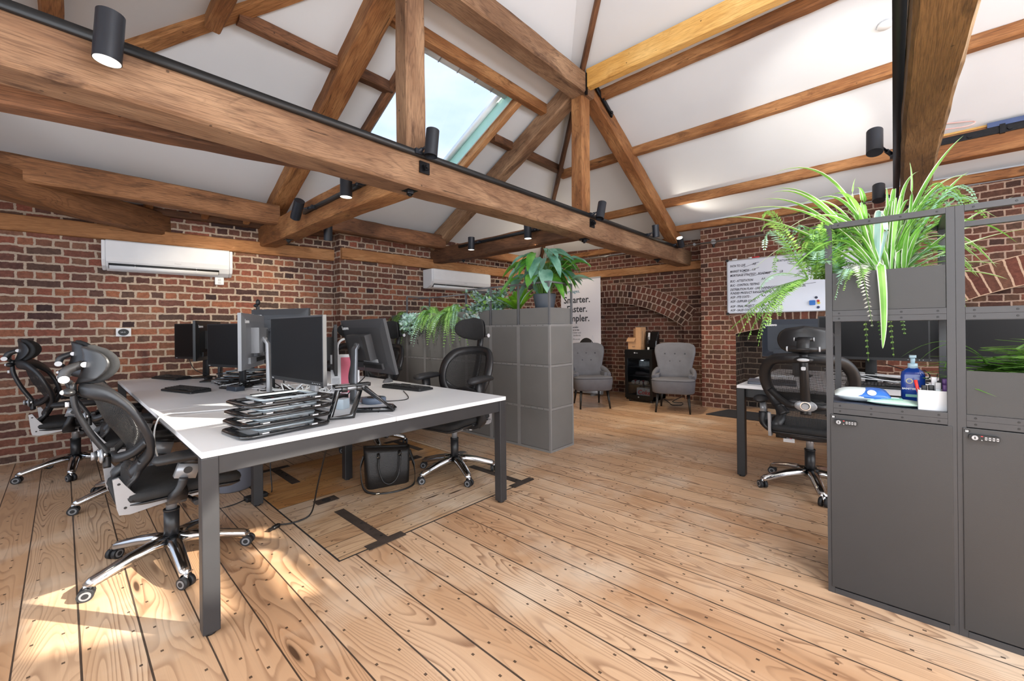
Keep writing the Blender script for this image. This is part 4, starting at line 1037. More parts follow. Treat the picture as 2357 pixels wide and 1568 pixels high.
cable('power_cable', 'white cable looping down behind the near monitor stand', [(1.08, 2.62, 1.02), (1.1, 2.6, .9), (1.13, 2.7, .78), (1.0, 2.78, .745), (.9, 2.62, .74), (.82, 2.5, .74)], .0045, cab_w)
cable('power_cable', 'grey lead hanging from the back of the edge-on silver monitor', [(1.02, 3.13, 1.0), (1.03, 3.1, .88), (1.05, 3.14, .78), (1.12, 3.25, .74), (1.2, 3.4, .735)], .0045, cab_k)
cable('power_cable', 'black lead from the tilted monitor down behind the open laptop stand', [(1.325, 2.7, .98), (1.3, 2.69, .88), (1.31, 2.66, .78), (1.38, 2.75, .74)], .005, cab_k)
cable('power_cable', 'thin black lead curving down from the tilted monitor port panel', [(1.32, 2.52, .97), (1.33, 2.53, .90), (1.29, 2.62, .82), (1.33, 2.8, .735)], .0035, cab_k)
cable('power_cable', 'thin black cable curling on the desk from the storage side keyboard', [(1.75, 2.74, Zd + .005), (1.58, 2.42, Zd + .004), (1.44, 2.44, Zd + .004), (1.42, 2.58, Zd + .004), (1.5, 2.62, Zd + .004)], .0028, cab_k)
cable('power_cable', 'thin cable hanging from the screen nearest the back wall', [(.86, 5.22, .93), (.90, 5.18, .82), (1.0, 5.05, .76), (1.05, 4.95, .74)], .0035, cab_k)
b = MB()
for k in range(9):
    pts = [(rnd.uniform(4.28, 4.5), rnd.uniform(-.3, .45), Zd + .01 + abs(rnd.gauss(0, .05))) for _ in range(5)]
    b.tube(spline(pts, 6), .004, cab_w if k % 3 == 0 else cab_k, 5)
b.build('cable_tangle', label='cables bunched under the screens of the right desk', cat='cables', kind='stuff')
def plug(b):
    b.X = Matrix.Translation((.87, 2.77, .012)) @ Matrix.Rotation(.5, 4, 'Z'); b.rbox((0, 0, 0), (.05, .022, .018), .006, cab_k); b.box((-.035, 0, 0), (.03, .016, .014), cab_k)
cable('power_cable', 'black lead hanging from the desk to a plug lying on the floorboards', [(1.03, 2.35, .64), (1.04, 2.45, .5), (1.05, 2.6, .25), (1.06, 2.72, .05), (1.0, 2.75, .008), (.93, 2.76, .01), (.895, 2.78, .012)], .005, cab_k, plug)
t = thing('power_adapter', 'black laptop adapter lying on the floor under the desk by the grey bin', 'power adapter', (.93, 3.37, 0), .1)
b = MB(); b.rbox((0, 0, .016), (.14, .06, .03), .006, kb_m); b.build('adapter_body', t, bevel=.003)
b = MB(); b.tube(spline([(-.07, 0, .016), (-.15, 0, .006), (-.24, .05, .005), (-.2, .2, .1), (-.06, .35, .5), (-.05, .38, .63)], 6), .004, cab_k, 6); b.tube(spline([(.07, 0, .016), (.12, .03, .01), (.14, .1, .2), (.16, .12, .63)], 6), .004, cab_k, 6); b.build('lead', t)
# bin
t = thing('waste_bin', 'grey plastic bin with a pale rim under the desk behind the near chair', 'bin', (.88, 3.74, 0))
bin_m = mat('bin_grey', (112, 116, 128), .5, var=.05)
b = MB(); b.lathe([(.001, .004), (.12, .0), (.128, .01), (.15, .24), (.146, .245), (.124, .012), (.001, .01)], bin_m, 28); b.build('bin_body', t)
b = MB(); b.lathe([(.149, .236), (.158, .238), (.158, .256), (.146, .258), (.146, .244)], mat('bin_rim', (186, 190, 194), .4, var=.03), 28); b.build('rim', t)
# handbag
leather = mat('black_leather', (24, 22, 21), .45, var=.2, vs=30, grain=.6, gs=160)
t = thing('handbag', 'black leather handbag with two handles standing under the desk', 'handbag', (1.70, 2.90, 0), -.30)
b = MB(); rings = []
for z, a, d in ((0, .15, .055), (.01, .158, .062), (.12, .165, .06), (.24, .172, .045), (.29, .176, .034), (.285, .17, .026), (.15, .16, .045), (.03, .15, .05)):
    rings.append([(x, y, z + (.012 * (x / a) ** 2 if z > .2 else 0) - (.02 * x / a if z > .2 else 0)) for x, y in rrect(a, d, .03, 4)])
b.loft(rings, leather); b.build('bag_body', t)
gold = mat('pale_buckle', (196, 186, 166), .25, .9, var=.05)
for s in (-1, 1):
    b = MB(); y = .066 * s if s < 0 else .06
    b.tube(spline([(-.075, y, .235), (-.082, y * 1.25, .16), (-.05, y * 1.5, .06), (.01, y * 1.55, .04), (.065, y * 1.4, .1), (.085, y * 1.15, .235)], 6), .0065, leather, 8)
    for x in (-.076, .085): b.tube([(x, y * .72, .262), (x, y * .98, .25), (x, y * 1.02, .228)], .009, leather, 8); b.tube([(x - .012, y * 1.0, .24), (x + .012, y * 1.0, .24)], .004, gold, 6)
    b.build('handle', t)
b = MB(); b.tube(spline([(-.172, 0, .25), (-.2, -.02, .16), (-.19, -.08, .03), (-.12, -.17, .008), (.02, -.2, .006), (.15, -.15, .008), (.2, -.06, .03), (.21, .0, .12), (.178, 0, .24)], 8), 1, leather, sec=[(-.010, -.002), (.010, -.002), (.010, .002), (-.010, .002)], up=(0, 0, 1)); b.rbox((-.11, -.172, .012), (.03, .02, .008), .004, gold); b.build('shoulder_strap', t)
# ---------------------------------------------------------------- grey storage wall in the middle
XS0, XS1, Y0, ST = 3.16, 3.55, 2.423, .405
ROW = [(.022, .405), (.425, .822), (.842, 1.222)]
names = ['nearest end', 'second', 'third', 'fourth', 'fifth', 'sixth', 'farthest']
panel_m = mat('storage_grey', (112, 111, 109), .5, var=.05, vs=4, grain=.1, gs=500)
sg_f = mat('storage_frame', (132, 131, 130), .5, var=.04)
def post(b, x, y, z0, z1, s, m): b.bx(x - s / 2, x + s / 2, y - s / 2, y + s / 2, z0, z1, m)
for k in range(7):
    y0, y1 = Y0 + k * ST, Y0 + (k + 1) * ST
    t = thing('storage_unit', 'grey storage column, %s of the row of seven dividing the room' % names[k], 'storage unit', (0, 0, 0), group='grey storage columns')
    b = MB()
    for x in (XS0 + .011, XS1 - .011):
        for y in (y0 + .0105, y1 - .0105): post(b, x, y, 0, 1.235, .021, sg_f)
    for z in (.011, .415, .832, 1.229):
        for x in (XS0 + .011, XS1 - .011): b.bx(x - .0105, x + .0105, y0 + .021, y1 - .021, z - .011, z + .011, sg_f)
        for y in (y0 + .0105, y1 - .0105): b.bx(XS0 + .021, XS1 - .021, y - .0105, y + .0105, z - .011, z + .011, sg_f)
        for q in (.2, .4, .6, .8):
            if z > .02: b.cyl((XS0, y0 + ST * q, z), (XS0 - .0015, y0 + ST * q, z), .004, blk_pl, 6)
    b.build('frame', t)
    for z0, z1 in ROW:
        b = MB(); b.bx(XS0 + .002, XS0 + .014, y0 + .023, y1 - .023, z0 + .003, z1 - .003, panel_m); b.build('front_panel', t, bevel=.002)
    b = MB(); b.bx(XS1 - .014, XS1 - .002, y0 + .023, y1 - .023, .025, 1.22, panel_m); b.build('back_panel', t)
    if k == 0:
        for z0, z1 in ROW:
            b = MB(); b.bx(XS0 + .024, XS1 - .024, y0 + .001, y0 + .012, z0 + .003, z1 - .003, panel_m); b.build('end_panel', t, bevel=.002)
# open guard frame standing on top
t = thing('guard_frame', 'thin grey open frame standing on top of the storage columns round the plants', 'frame', (0, 0, 1.24))
gf_m = mat('guard_frame_grey', (98, 99, 102), .5, var=.04)
def rel(b): b.X = Matrix.Translation((0, 0, -1.24)); return b
for k in (0, 1, 2, 3, 6):
    for x in (XS0 + .009, XS1 - .009):
        b = rel(MB()); y = Y0 + k * ST + (.009 if k == 0 else 0); post(b, x, y, 1.24, 1.64, .018, gf_m); b.build('post', t)
b = rel(MB())
for x in (XS0 + .009, XS1 - .009): b.bx(x - .009, x + .009, Y0, Y0 + 3 * ST if x < 3.3 else Y0 + 7 * ST, 1.64, 1.656, gf_m)
for k in (0, 1, 3, 6): y = Y0 + k * ST + .009; b.bx(XS0 + .018, XS1 - .018, y - .009, y + .009, 1.64, 1.656, gf_m)
b.build('top_rail', t)
soil = mat('potting_soil', (48, 36, 28), .95, var=.4, vs=60)
def planter(label, x0, x1, y0, y1, z0, z1):
    t = thing('planter_box', label, 'planter', ((x0 + x1) / 2, (y0 + y1) / 2, z0)); ox, oy = (x0 + x1) / 2, (y0 + y1) / 2
    b = MB(); b.X = Matrix.Translation((-ox, -oy, -z0)); w = .008; pm = panel_m if x0 > 3 else graphite
    for r in ((x0, x0 + w, y0, y1), (x1 - w, x1, y0, y1), (x0 + w, x1 - w, y0, y0 + w), (x0 + w, x1 - w, y1 - w, y1)): b.bx(*r, z0, z1, pm)
    b.bx(x0 + w, x1 - w, y0 + w, y1 - w, z0, z0 + w, pm); b.build('trough', t)
    b = MB(); b.X = Matrix.Translation((-ox, -oy, -z0)); b.bx(x0 + w, x1 - w, y0 + w, y1 - w, z0 + w, z1 - .03, soil); b.build('soil', t)
pl = ['under the potted peace lily', 'holding the broad strap leaved plant', 'holding the blue green feathery plant']
for k in range(3): planter('grey planter box on the storage row, ' + pl[k], XS0 + .006, XS1 - .006, Y0 + k * ST + .02, Y0 + (k + 1) * ST - .02, 1.242, 1.402)
planter('long grey planter box of hanging ferns on the storage row', XS0 + .006, XS1 - .006, Y0 + 3 * ST + .02, Y0 + 6 * ST - .02, 1.242, 1.402)
planter('grey planter box at the wall end of the storage row', XS0 + .006, XS1 - .006, Y0 + 6 * ST + .02, Y0 + 7 * ST - .02, 1.242, 1.402)

# ---------------------------------------------------------------- tall locker frame at the right
LX0, LX1, LY = 2.335, 2.745, .226
door_m = mat('locker_door', (46, 46, 47), .5, var=.05, vs=5, grain=.12, gs=500)
def lock(b, y, z):
    b.rbox((LX0 - .010, y, z), (.012, .078, .021), .006, port, axis='x')
    b.cyl((LX0 - .016, y + .024, z), (LX0 - .022, y + .024, z), .0085, silver, 16); b.box((LX0 - .0225, y + .024, z), (.001, .003, .009), port)
    b.box((LX0 - .0166, y + .006, z + .007), (.001, .005, .003), red_m); b.text('n', .007, facing((LX0 - .0167, y + .008, z - .009), *WEST), logo_w)
    for q in range(4): b.box((LX0 - .017, y - .004 - q * .0095, z), (.002, .006, .011), silver); b.box((LX0 - .0182, y - .004 - q * .0095, z), (.0006, .003, .004), port)
LW = .403
for k, (num, lab) in enumerate((('22', 'tall grey locker frame numbered 22 with an open shelf and spider plant trough'), ('23', 'grey locker frame numbered 23 with a planter at shelf height, cut by the picture edge'))):
    y1 = LY - k * LW; y0 = y1 - LW
    t = thing('locker', lab, 'locker', (0, 0, 0))
    b = MB()
    for x in (LX0 + .0125, LX1 - .0125):
        for y in (y0 + .0125, y1 - .0125): post(b, x, y, 0, 1.655, .0245, graphite_f)
        for z in (.012, .818, .842, 1.228, 1.252, 1.643): b.bx(x - .0125, x + .0125, y0 + .025, y1 - .025, z - .0118, z + .0118, graphite_f)
    for y in (y0 + .0125, y1 - .0125):
        for z in (.012, .83, 1.24, 1.643): b.bx(LX0 + .025, LX1 - .025, y - .0125, y + .0125, z - .012, z + .012, graphite_f)
    for z in (.818, .842, 1.228, 1.252, 1.643):
        for q in (.12, .38, .62, .88): b.cyl((LX0, y0 + LW * q, z), (LX0 - .001, y0 + LW * q, z), .004, port, 8)
    b.build('frame', t, bevel=.0015, bseg=1)
    b = MB(); b.bx(LX0 - .004, LX0 + .014, y0 + .012, y1 - .014, .03, .803, door_m)
    d = b.build('door', t, bevel=.002)
    b = MB(); lock(b, y1 - .068, .772); b.build('combination_lock', d)
    b = MB(); b.rbox((LX0 - .005, y1 - .026, .792), (.002, .016, .010), .004, port, axis='x'); b.text(num, .009, facing((LX0 - .0065, y1 - .0205, .7888), *WEST), logo_w, bold=.0003); b.build('number_plate', d)
    b = MB(); b.bx(LX0 + .02, LX1 - .015, y0 + .02, y1 - .002, .03, .80, door_m); b.build('carcass', t)
    b = MB(); b.bx(LX0 + .004, LX1 - .004, y0 + .006, y1 - .004, .832, .846, mat('shelf_blue_grey', (74, 80, 98), .4, var=.05)); b.build('shelf', t)
planter('grey trough of the spider plant on top of the numbered locker', LX0 + .003, LX1 - .02, LY - LW + .026, LY - .026, 1.265, 1.432)
planter('grey planter at shelf height beside the open locker shelf', LX0 + .003, LX1 - .02, LY - 2 * LW + .026, LY - LW - .026, .855, 1.02)
# things on the locker shelf
pk_w = mat('pack_white', (222, 232, 232), .35, var=.06, vs=25); pk_b = mat('pack_blue', (58, 112, 196), .32, var=.12, vs=25); pk_g = mat('pack_green', (196, 226, 208), .4, var=.06, vs=20); pk_t = mat('pack_teal', (120, 178, 160), .4, var=.1, vs=30); sandy = mat('pack_sand', (176, 168, 140), .5, var=.2, vs=30)
def pouch(b, L, W, H, m, n=10):
    rings = []
    for k in range(n + 1):
        v = -1 + 2 * k / n; q = max((1 - abs(v) ** 3), .04) ** .5
        rings.append([(W / 2 * (math.copysign(abs(math.cos(a)) ** .6, math.cos(a))), L / 2 * v, H / 2 + H / 2 * q * math.sin(a) * (1 - .4 * abs(math.cos(a)))) for a in [2 * PI * i / 16 for i in range(16)]])
    b.loft(rings, m)
t = thing('wipes_pack', 'white and blue pack of wipes lying on the open locker shelf', 'wipes', (2.50, .115, .846), .1)
b = MB(); pouch(b, .19, .15, .066, pk_w); b.build('pack', t)
b = MB(); pouch(b, .11, .152, .067, pk_b); b.X = Matrix.Translation((-.077, .012, .017)); b.v = [(x, y - .043, z + .0008) for x, y, z in b.v]; b.build('blue_label', t)
b = MB(); b.cyl((-.066, -.035, .05), (-.0672, -.035, .0515), .016, logo_w, 18); b.build('emblem', t)
t = thing('tissue_pack', 'pale green pack of tissues lying by the blue soap bottle', 'tissues', (2.46, .0, .846), -.1)
b = MB(); pouch(b, .17, .11, .03, pk_g); b.build('pack', t)
b = MB(); b.box((-.0, .01, .031), (.05, .07, .004), pk_t, (0, 0, .2)); b.box((0, .01, .0335), (.03, .05, .002), pk_w, (0, 0, .2)); b.build('flap', t)
blue_l = mat('blue_liquid', (26, 62, 146), .18, var=.15, vs=10, coat=.4); cl_pl = mat('pale_blue_plastic', (186, 214, 226), .3, var=.03)
t = thing('soap_bottle', 'blue pump bottle of hand sanitiser on the open locker shelf', 'bottle', (2.60, -.062, .846))
b = MB(); rings = [[(x * k, y * k, z) for x, y in rrect(.032, .040, .018, 4)] for z, k in ((0, .92), (.005, 1), (.125, 1), (.14, .92), (.152, .6), (.158, .42))]; b.loft(rings, blue_l); b.build('bottle', t)
b = MB(); b.cyl((0, 0, .156), (0, 0, .178), .017, cl_pl, 18); b.cyl((0, 0, .178), (0, 0, .205), .008, cl_pl, 12); b.rbox((-.006, .0, .209), (.036, .024, .012), .006, cl_pl); b.build('pump', t)
b = MB(); b.text('SANITISER', .0115, facing((-.0327, .036, .062), *WEST), logo_w, bold=.0003); b.cyl((-.032, .012, .1), (-.0328, .012, .1), .012, mat('badge_gold', (190, 186, 150), .4, var=.1), 18); b.cyl((-.0329, .012, .1), (-.0332, .012, .1), .008, blue_l, 18); b.box((-.0325, 0, .035), (.0008, .05, .012), pk_t); b.build('label', t)
t = thing('pen_caddy', 'white desk caddy full of highlighter pens at the edge of the locker shelf', 'caddy', (2.42, -.121, .846))
b = MB(); w = .003
for r in ((-.04, -.04 + w, -.05, .05, .0, .085), (.04 - w, .04, -.05, .05, 0, .085), (-.04, .04, -.05, -.05 + w, 0, .085), (-.04, .04, .05 - w, .05, 0, .085), (-.04, .04, -.05, .05, 0, w)): b.bx(*r, white_pl)
b.build('box', t, bevel=.002)
def pen(label, x, y, h, m, cap, tip=0):
    b = MB(); b.rbox((0, 0, h / 2), (.012, .016, h), .004, m); b.rbox((0, 0, h + .012), (.013, .017, .028), .004, cap)
    b.build('highlighter', label=label, cat='pen', group='pens in the white caddy', loc=(2.42 + x, -.121 + y, .850), bevel=.001)
pen('yellow highlighter with a dark cap in the white caddy', -.012, .03, .072, mat('hl_yellow', (222, 226, 60), .4), kb_m)
pen('pink highlighter in the white caddy', -.012, .01, .074, mat('hl_pink', (230, 82, 160), .4), kb_m)
pen('pale grey capped marker in the white caddy', -.012, -.01, .086, pk_w, label_w)
pen('orange highlighter nearest the post in the white caddy', -.012, -.031, .078, mat('hl_orange', (244, 120, 40), .4), mat('hl_purple', (92, 52, 120), .4))
pen('white eraser stick standing in the middle of the caddy', .012, .0, .106, white_pl, white_pl)
pen('purple pen behind the orange highlighter', .012, -.031, .1, _m['hl_purple'], _m['hl_purple'])
b = MB(); b.tube([(0, 0, 0), (.006, .018, .075), (.008, .024, .11)], .006, mat('scissor_red', (214, 46, 40), .4), 8); b.tube([(0, 0, 0), (.003, .01, .05)], .004, silver, 6)
b.build('red_pen', label='red handled pen leaning out of the white caddy towards the bottle', cat='pen', group='pens in the white caddy', loc=(2.43, -.09, .855))

# ---------------------------------------------------------------- wall fittings
def aircon(label, x0, x1, zb, zt, yb, yf, ang):
    t = thing('air_conditioner', label, 'air conditioner', ((x0 + x1) / 2, yb, zb), ang, 'wall air conditioners')
    W, H, D = x1 - x0, zt - zb, yb - yf
    b = MB(); prof = [(0, 0), (-D * .45, 0), (-D * .78, .035), (-D * .95, .085), (-D, .13), (-D * .985, H - .01), (-D * .93, H), (0, H)]
    b.prism(prof, -W / 2 + .03, W / 2 - .03, white_pl, axis='x'); b.build('body', t, bevel=.006)
    for s in (-1, 1):
        b = MB(); b.prism([(0, .004), (-D * .45, .004), (-D * .8, .04), (-D * .97, .1), (-D * .97, H - .006), (0, H - .004)], s * W / 2, s * (W / 2 - .03), white_pl, axis='x'); b.build('end_cap', t, bevel=.008)
    b = MB(); b.tube([(-W / 2 + .05, -D * .8, .045), (W / 2 - .13, -D * .8, .045)], 1, port, sec=[(-.03, -.012), (.03, -.012), (.03, .012), (-.03, .012)], up=(0, -.75, .66)); b.build('outlet', t)
    b = MB(); b.tube([(-W / 2 + .055, -D * .83, .028), (W / 2 - .135, -D * .83, .028)], 1, white_pl, sec=[(-.022, -.004), (.022, -.004), (.022, .004), (-.022, .004)], up=(0, -.4, .9))
    for q in (-.17, .12): b.box((q * W * 1.6, -D * .86, .05), (.006, .02, .05), white_pl)
    b.build('louvre', t)
    b = MB(); b.text('Daikin', .022, facing((.02, -D * 1.004, .095), *SOUTH), label_w); b.build('lettering', t)
aircon('white wall air conditioner on the back wall, nearest the window wall', .285, 1.375, 1.835, 2.135, 5.92, 5.70, -.118)
aircon('white wall air conditioner partly hidden by plants in the far corner', 3.80, 5.0, 1.835, 2.13, 5.35, 5.1, -.04)
t = thing('fused_switch', 'small white fused switch box under the right end of the near air conditioner', 'switch', (1.245, yBl(1.245) - .02, 1.79), -.118)
b = MB(); b.rbox((0, 0, 0), (.085, .035, .085), .006, white_pl, axis='y'); b.build('box', t, bevel=.003)
b = MB(); b.box((0, -.019, .012), (.028, .004, .03), label_w); b.box((0, -.019, -.022), (.03, .003, .016), label_w); b.build('rocker', t)
t = thing('thermostat', 'white square wall control with a round black dial on the bricks', 'thermostat', (.43, yBl(.43) - .014, 1.205), -.118)
b = MB(); b.rbox((0, 0, 0), (.115, .025, .085), .004, white_pl, axis='y'); b.build('plate', t)
b = MB(); b.X = Matrix.Diagonal((1.15, 1, .95, 1)); b.cyl((0, -.012, 0), (0, -.026, 0), .036, port, 28); b.text('20.5', .02, facing((-.02, -.0265, -.007), *SOUTH), label_w); b.build('dial', t)
# galvanised conduit on the right wall
galv = mat('galvanised_steel', (168, 170, 172), .3, .8, var=.08)
t = thing('conduit_pipe', 'galvanised conduit pipe running along the top of the right brick wall', 'pipe')
b = MB(); b.tube([(6.47, 2.36, 2.44), (6.48, -2.0, 2.43)], .013, galv, 10); b.build('pipe', t)
b = MB(); b.cyl((6.46, 1.93, 2.44), (6.50, 1.93, 2.44), .036, galv, 18); b.cyl((6.47, 1.93, 2.40), (6.47, 1.93, 2.36), .016, blk_pl, 12); b.build('junction_box', t)
for y in (2.2, 1.0, .2):
    b = MB(); b.cyl((6.52, y, 2.44), (6.455, y, 2.44), .02, galv, 12); b.build('saddle', t)
t = thing('conduit_pipe', 'short conduit pipe under the roof edge in the far corner', 'pipe')
b = MB(); b.tube([(6.70, 4.9, 2.50), (6.84, 2.75, 2.53)], .013, galv, 10); b.build('pipe', t)
b = MB(); b.cyl((6.85, 3.9, 2.515), (6.78, 3.9, 2.515), .02, galv, 12); b.build('saddle', t)
cable('wall_lead', 'pink and white loose cables looping beside the overhead beam', [(5.86, -.24, 3.1), (5.8, -.32, 3.09), (5.78, -.52, 3.06), (5.8, -.56, 3.1), (5.82, -.3, 3.16)], .007, mat('cable_pink', (214, 178, 172), .4, var=.03))
cable('wall_lead', 'thick white cable lying along the packing timber', [(5.86, -.24, 3.12), (5.85, -.6, 3.19), (5.85, -1.2, 3.21), (5.85, -2.2, 3.21)], .02, cab_w)
b = MB(); b.lathe([(.001, 0), (.05, 0), (.058, .012), (.05, .03), (.001, .032)], white_pl, 24)
o = b.build('smoke_detector', label='round white detector on the ceiling just left of the overhead beam', cat='detector', loc=(4.62, .03, zS(4.62) - .035))

# whiteboard
t = thing('whiteboard', 'large whiteboard covered in handwritten task list on the brick pier', 'whiteboard', (6.5, 1.755, 1.38))
wb = mat('whiteboard_enamel', (214, 220, 232), .12, var=.02, vs=2)
WL, WH = 1.5, .762
b = MB(); b.bx(-.004, .006, -WL, 0, 0, WH, wb)
ink = mat('marker_ink', (38, 38, 52), .5, var=.1); ink_r = mat('marker_red', (170, 60, 70), .5)
lines = [('PATH TO LIVE', 'AB', .07, 1), ('MARKET ROMEW', 'LB', .146, 1), ('MORTGAGE STRATEGY - ROADMAP', 'LB', .205, 1), ('BUC - ATTESTATION', 'AA', .285, 0), ('BUC - CONTROL TESTING', '', .345, 0), ('DISTRIBUTION PLAN - LIVE TRAINING/COM. LAUNCH/PARALLEL', '', .405, 1), ('FUNDED PRODUCT RANGE/PRICING', 'EM', .458, 0), ('AOP - FTE COSTS -', 'AA', .515, 0), ('AOP - SUPPLIER COSTS -', 'AA', .575, 0), ('AOP - FINAL PROJECT COSTS', '- AA', .645, 1), ('AOP - SALES COSTS', 'DW', .70, 0)]
for s, e, dz, ck in lines:
    b.text(s, .044, facing((-.0045, -.035 - .0002 * dz, WH - dz - .03), *WEST), ink, shear=.25, xs=.70, bold=.0012)
    wd = len(s) * .0215
    if e: b.text(e, .042, facing((-.0045, -.06 - wd, WH - dz - .025), *WEST), ink, shear=.2, xs=.85, bold=.0006)
    if ck: b.tube([(-.0046, -.13 - wd * .25, WH - dz - .03), (-.0046, -.15 - wd * .25, WH - dz - .045), (-.0046, -.22 - wd * .7, WH - dz + .01)], .0022, ink, 4)
b.text('MORTGAGE RISK & CONTROL ACTIONS', .037, facing((-.0045, -.60, WH - .085), *WEST), ink, shear=.25, xs=.80, bold=.0006); b.text('LB', .042, facing((-.0045, -1.2, WH - .08), *WEST), ink_r, shear=.2, bold=.0006)
b.tube([(-.0046, -.73, WH - .11), (-.0046, -.75, WH - .125), (-.0046, -.92, WH - .03)], .0022, ink, 4)
b.build('writing_surface', t)
b = MB()
for r in ((0, 0, .012), (0, WH - .012, WH)): b.bx(-.010, .016, -WL, 0, r[1], r[2], silver)
for y in (0, -WL): b.bx(-.010, .016, y - .006, y + .006, 0, WH, silver)
for y in (0, -WL):
    for z in (0, WH): b.rbox((.002, y, z), (.03, .036, .036), .01, blk_pl, axis='x')
b.build('frame', t)
b = MB(); b.cyl((0, 0, 0), (0, -.09, 0), .009, red_m, 12); b.cyl((0, .045, 0), (0, 0, 0), .009, white_pl, 12); b.build('marker_pen', label='red and white marker pen lying on top of the whiteboard', cat='pen', loc=(6.5, 1.44, 1.38 + WH + .01))
b = MB(); b.rbox((0, 0, 0), (.02, .06, .018), .004, white_pl); b.build('clip', label='small white clip on the top edge of the whiteboard near its corner', cat='clip', loc=(6.505, 1.66, 1.38 + WH + .009))
for nm, col, y, z in (('red', (190, 50, 44), .70, 1.51), ('yellow', (222, 196, 40), .695, 1.485), ('dark blue', (36, 48, 92), .70, 1.43), ('navy', (40, 46, 70), .72, 1.555)):
    b = MB(); b.cyl((0, 0, 0), (-.012, 0, 0), .016, mat('magnet_' + nm, col, .4), 16); b.build('magnet', label=nm + ' round magnet in the lower corner of the whiteboard', cat='magnet', loc=(6.495, y, z), group='whiteboard magnets')
b = MB(); b.rbox((0, 0, 0), (.03, .06, .06), .008, mat('sponge_blue', (60, 120, 200), .7, var=.08), axis='x'); b.build('board_eraser', label='blue eraser stuck to the whiteboard behind the fern', cat='eraser', loc=(6.48, .76, 1.49))
# ---------------------------------------------------------------- pull-up banner
t = thing('pull_up_banner', 'white pull-up advertising banner behind the left grey armchair', 'banner', (6.39, 3.77, 0))
bm_ = mat('banner_print', (226, 226, 234), .5, var=.02, vs=2); bt = mat('banner_text', (52, 56, 64), .6); teal_t = mat('banner_teal', (70, 130, 150), .6); skin_g = mat('print_grey_skin', (176, 172, 170), .6, var=.08); hair_g = mat('print_dark_hair', (40, 38, 38), .7, var=.3, vs=60); pale_l = mat('banner_line', (200, 204, 218), .6); grey_t = mat('banner_grey_text', (120, 124, 132), .6)
b = MB(); b.quad((0, 0, .1), (0, .85, .1), (0, .85, 2.08), (0, 0, 2.08), bm_)
W_ = lambda y, z: facing((-.002, y, z), *WEST)
b.text('mortgages.', .085, W_(.80, 1.845), teal_t, bold=.001)
for s, z, y in (('Smarter.', 1.66, .785), ('Faster.', 1.49, .72), ('Simpler.', 1.32, .765)): b.text(s, .172, W_(y, z), bt, bold=.003, xs=.96)
for s, z, m_, y in (('The specialist', 1.20, bt, .70), ('lender for buy to let', 1.15, bt, .80), ('landlords, broker and', 1.10, grey_t, .78), ('portfolio landlords.', 1.05, grey_t, .74), ('hello.co.uk', .98, grey_t, .62)): b.text(s, .042, W_(y, z), m_, bold=.0005 if m_ is bt else 0)
E2 = lambda cy, cz, ry, rz, m_, x=-.0015, n=28: b.add([(x, cy + ry * math.cos(2 * PI * i / n), cz + rz * math.sin(2 * PI * i / n)) for i in range(n)], [tuple(range(n))], m_)
E2(.30, .76, .19, .26, hair_g, -.0010); E2(.29, .72, .12, .18, skin_g, -.0014); E2(.23, .88, .07, .05, hair_g, -.0016); E2(.38, .89, .05, .045, hair_g, -.0016)
for y in (.34, .25): E2(y, .75, .026, .010, hair_g, -.0018)
E2(.295, .68, .014, .022, _m['print_grey_skin'], -.002); E2(.295, .63, .04, .010, grey_t, -.0018); E2(.30, .36, .26, .16, pale_l, -.0009)
for p, q in (((.23, .7), (.17, 1.06)), ((.17, 1.06), (.08, .82)), ((.08, .82), (.02, .7))): b.tube([(-.001, p[0], p[1]), (-.001, q[0], q[1])], .003, pale_l, 4)
b.build('printed_sheet', t)
b = MB(); b.bx(-.012, .012, -.005, .855, 2.08, 2.1, silver); b.build('top_rail', t)
b = MB(); b.rbox((0, .425, .06), (.09, .87, .07), .02, silver, axis='y'); b.bx(-.11, .11, .12, .16, 0, .025, silver); b.bx(-.11, .11, .69, .73, 0, .025, silver); b.build('base', t)
b = MB(); b.cyl((.02, .425, .09), (.02, .425, 2.085), .008, silver, 8); b.build('pole', t)

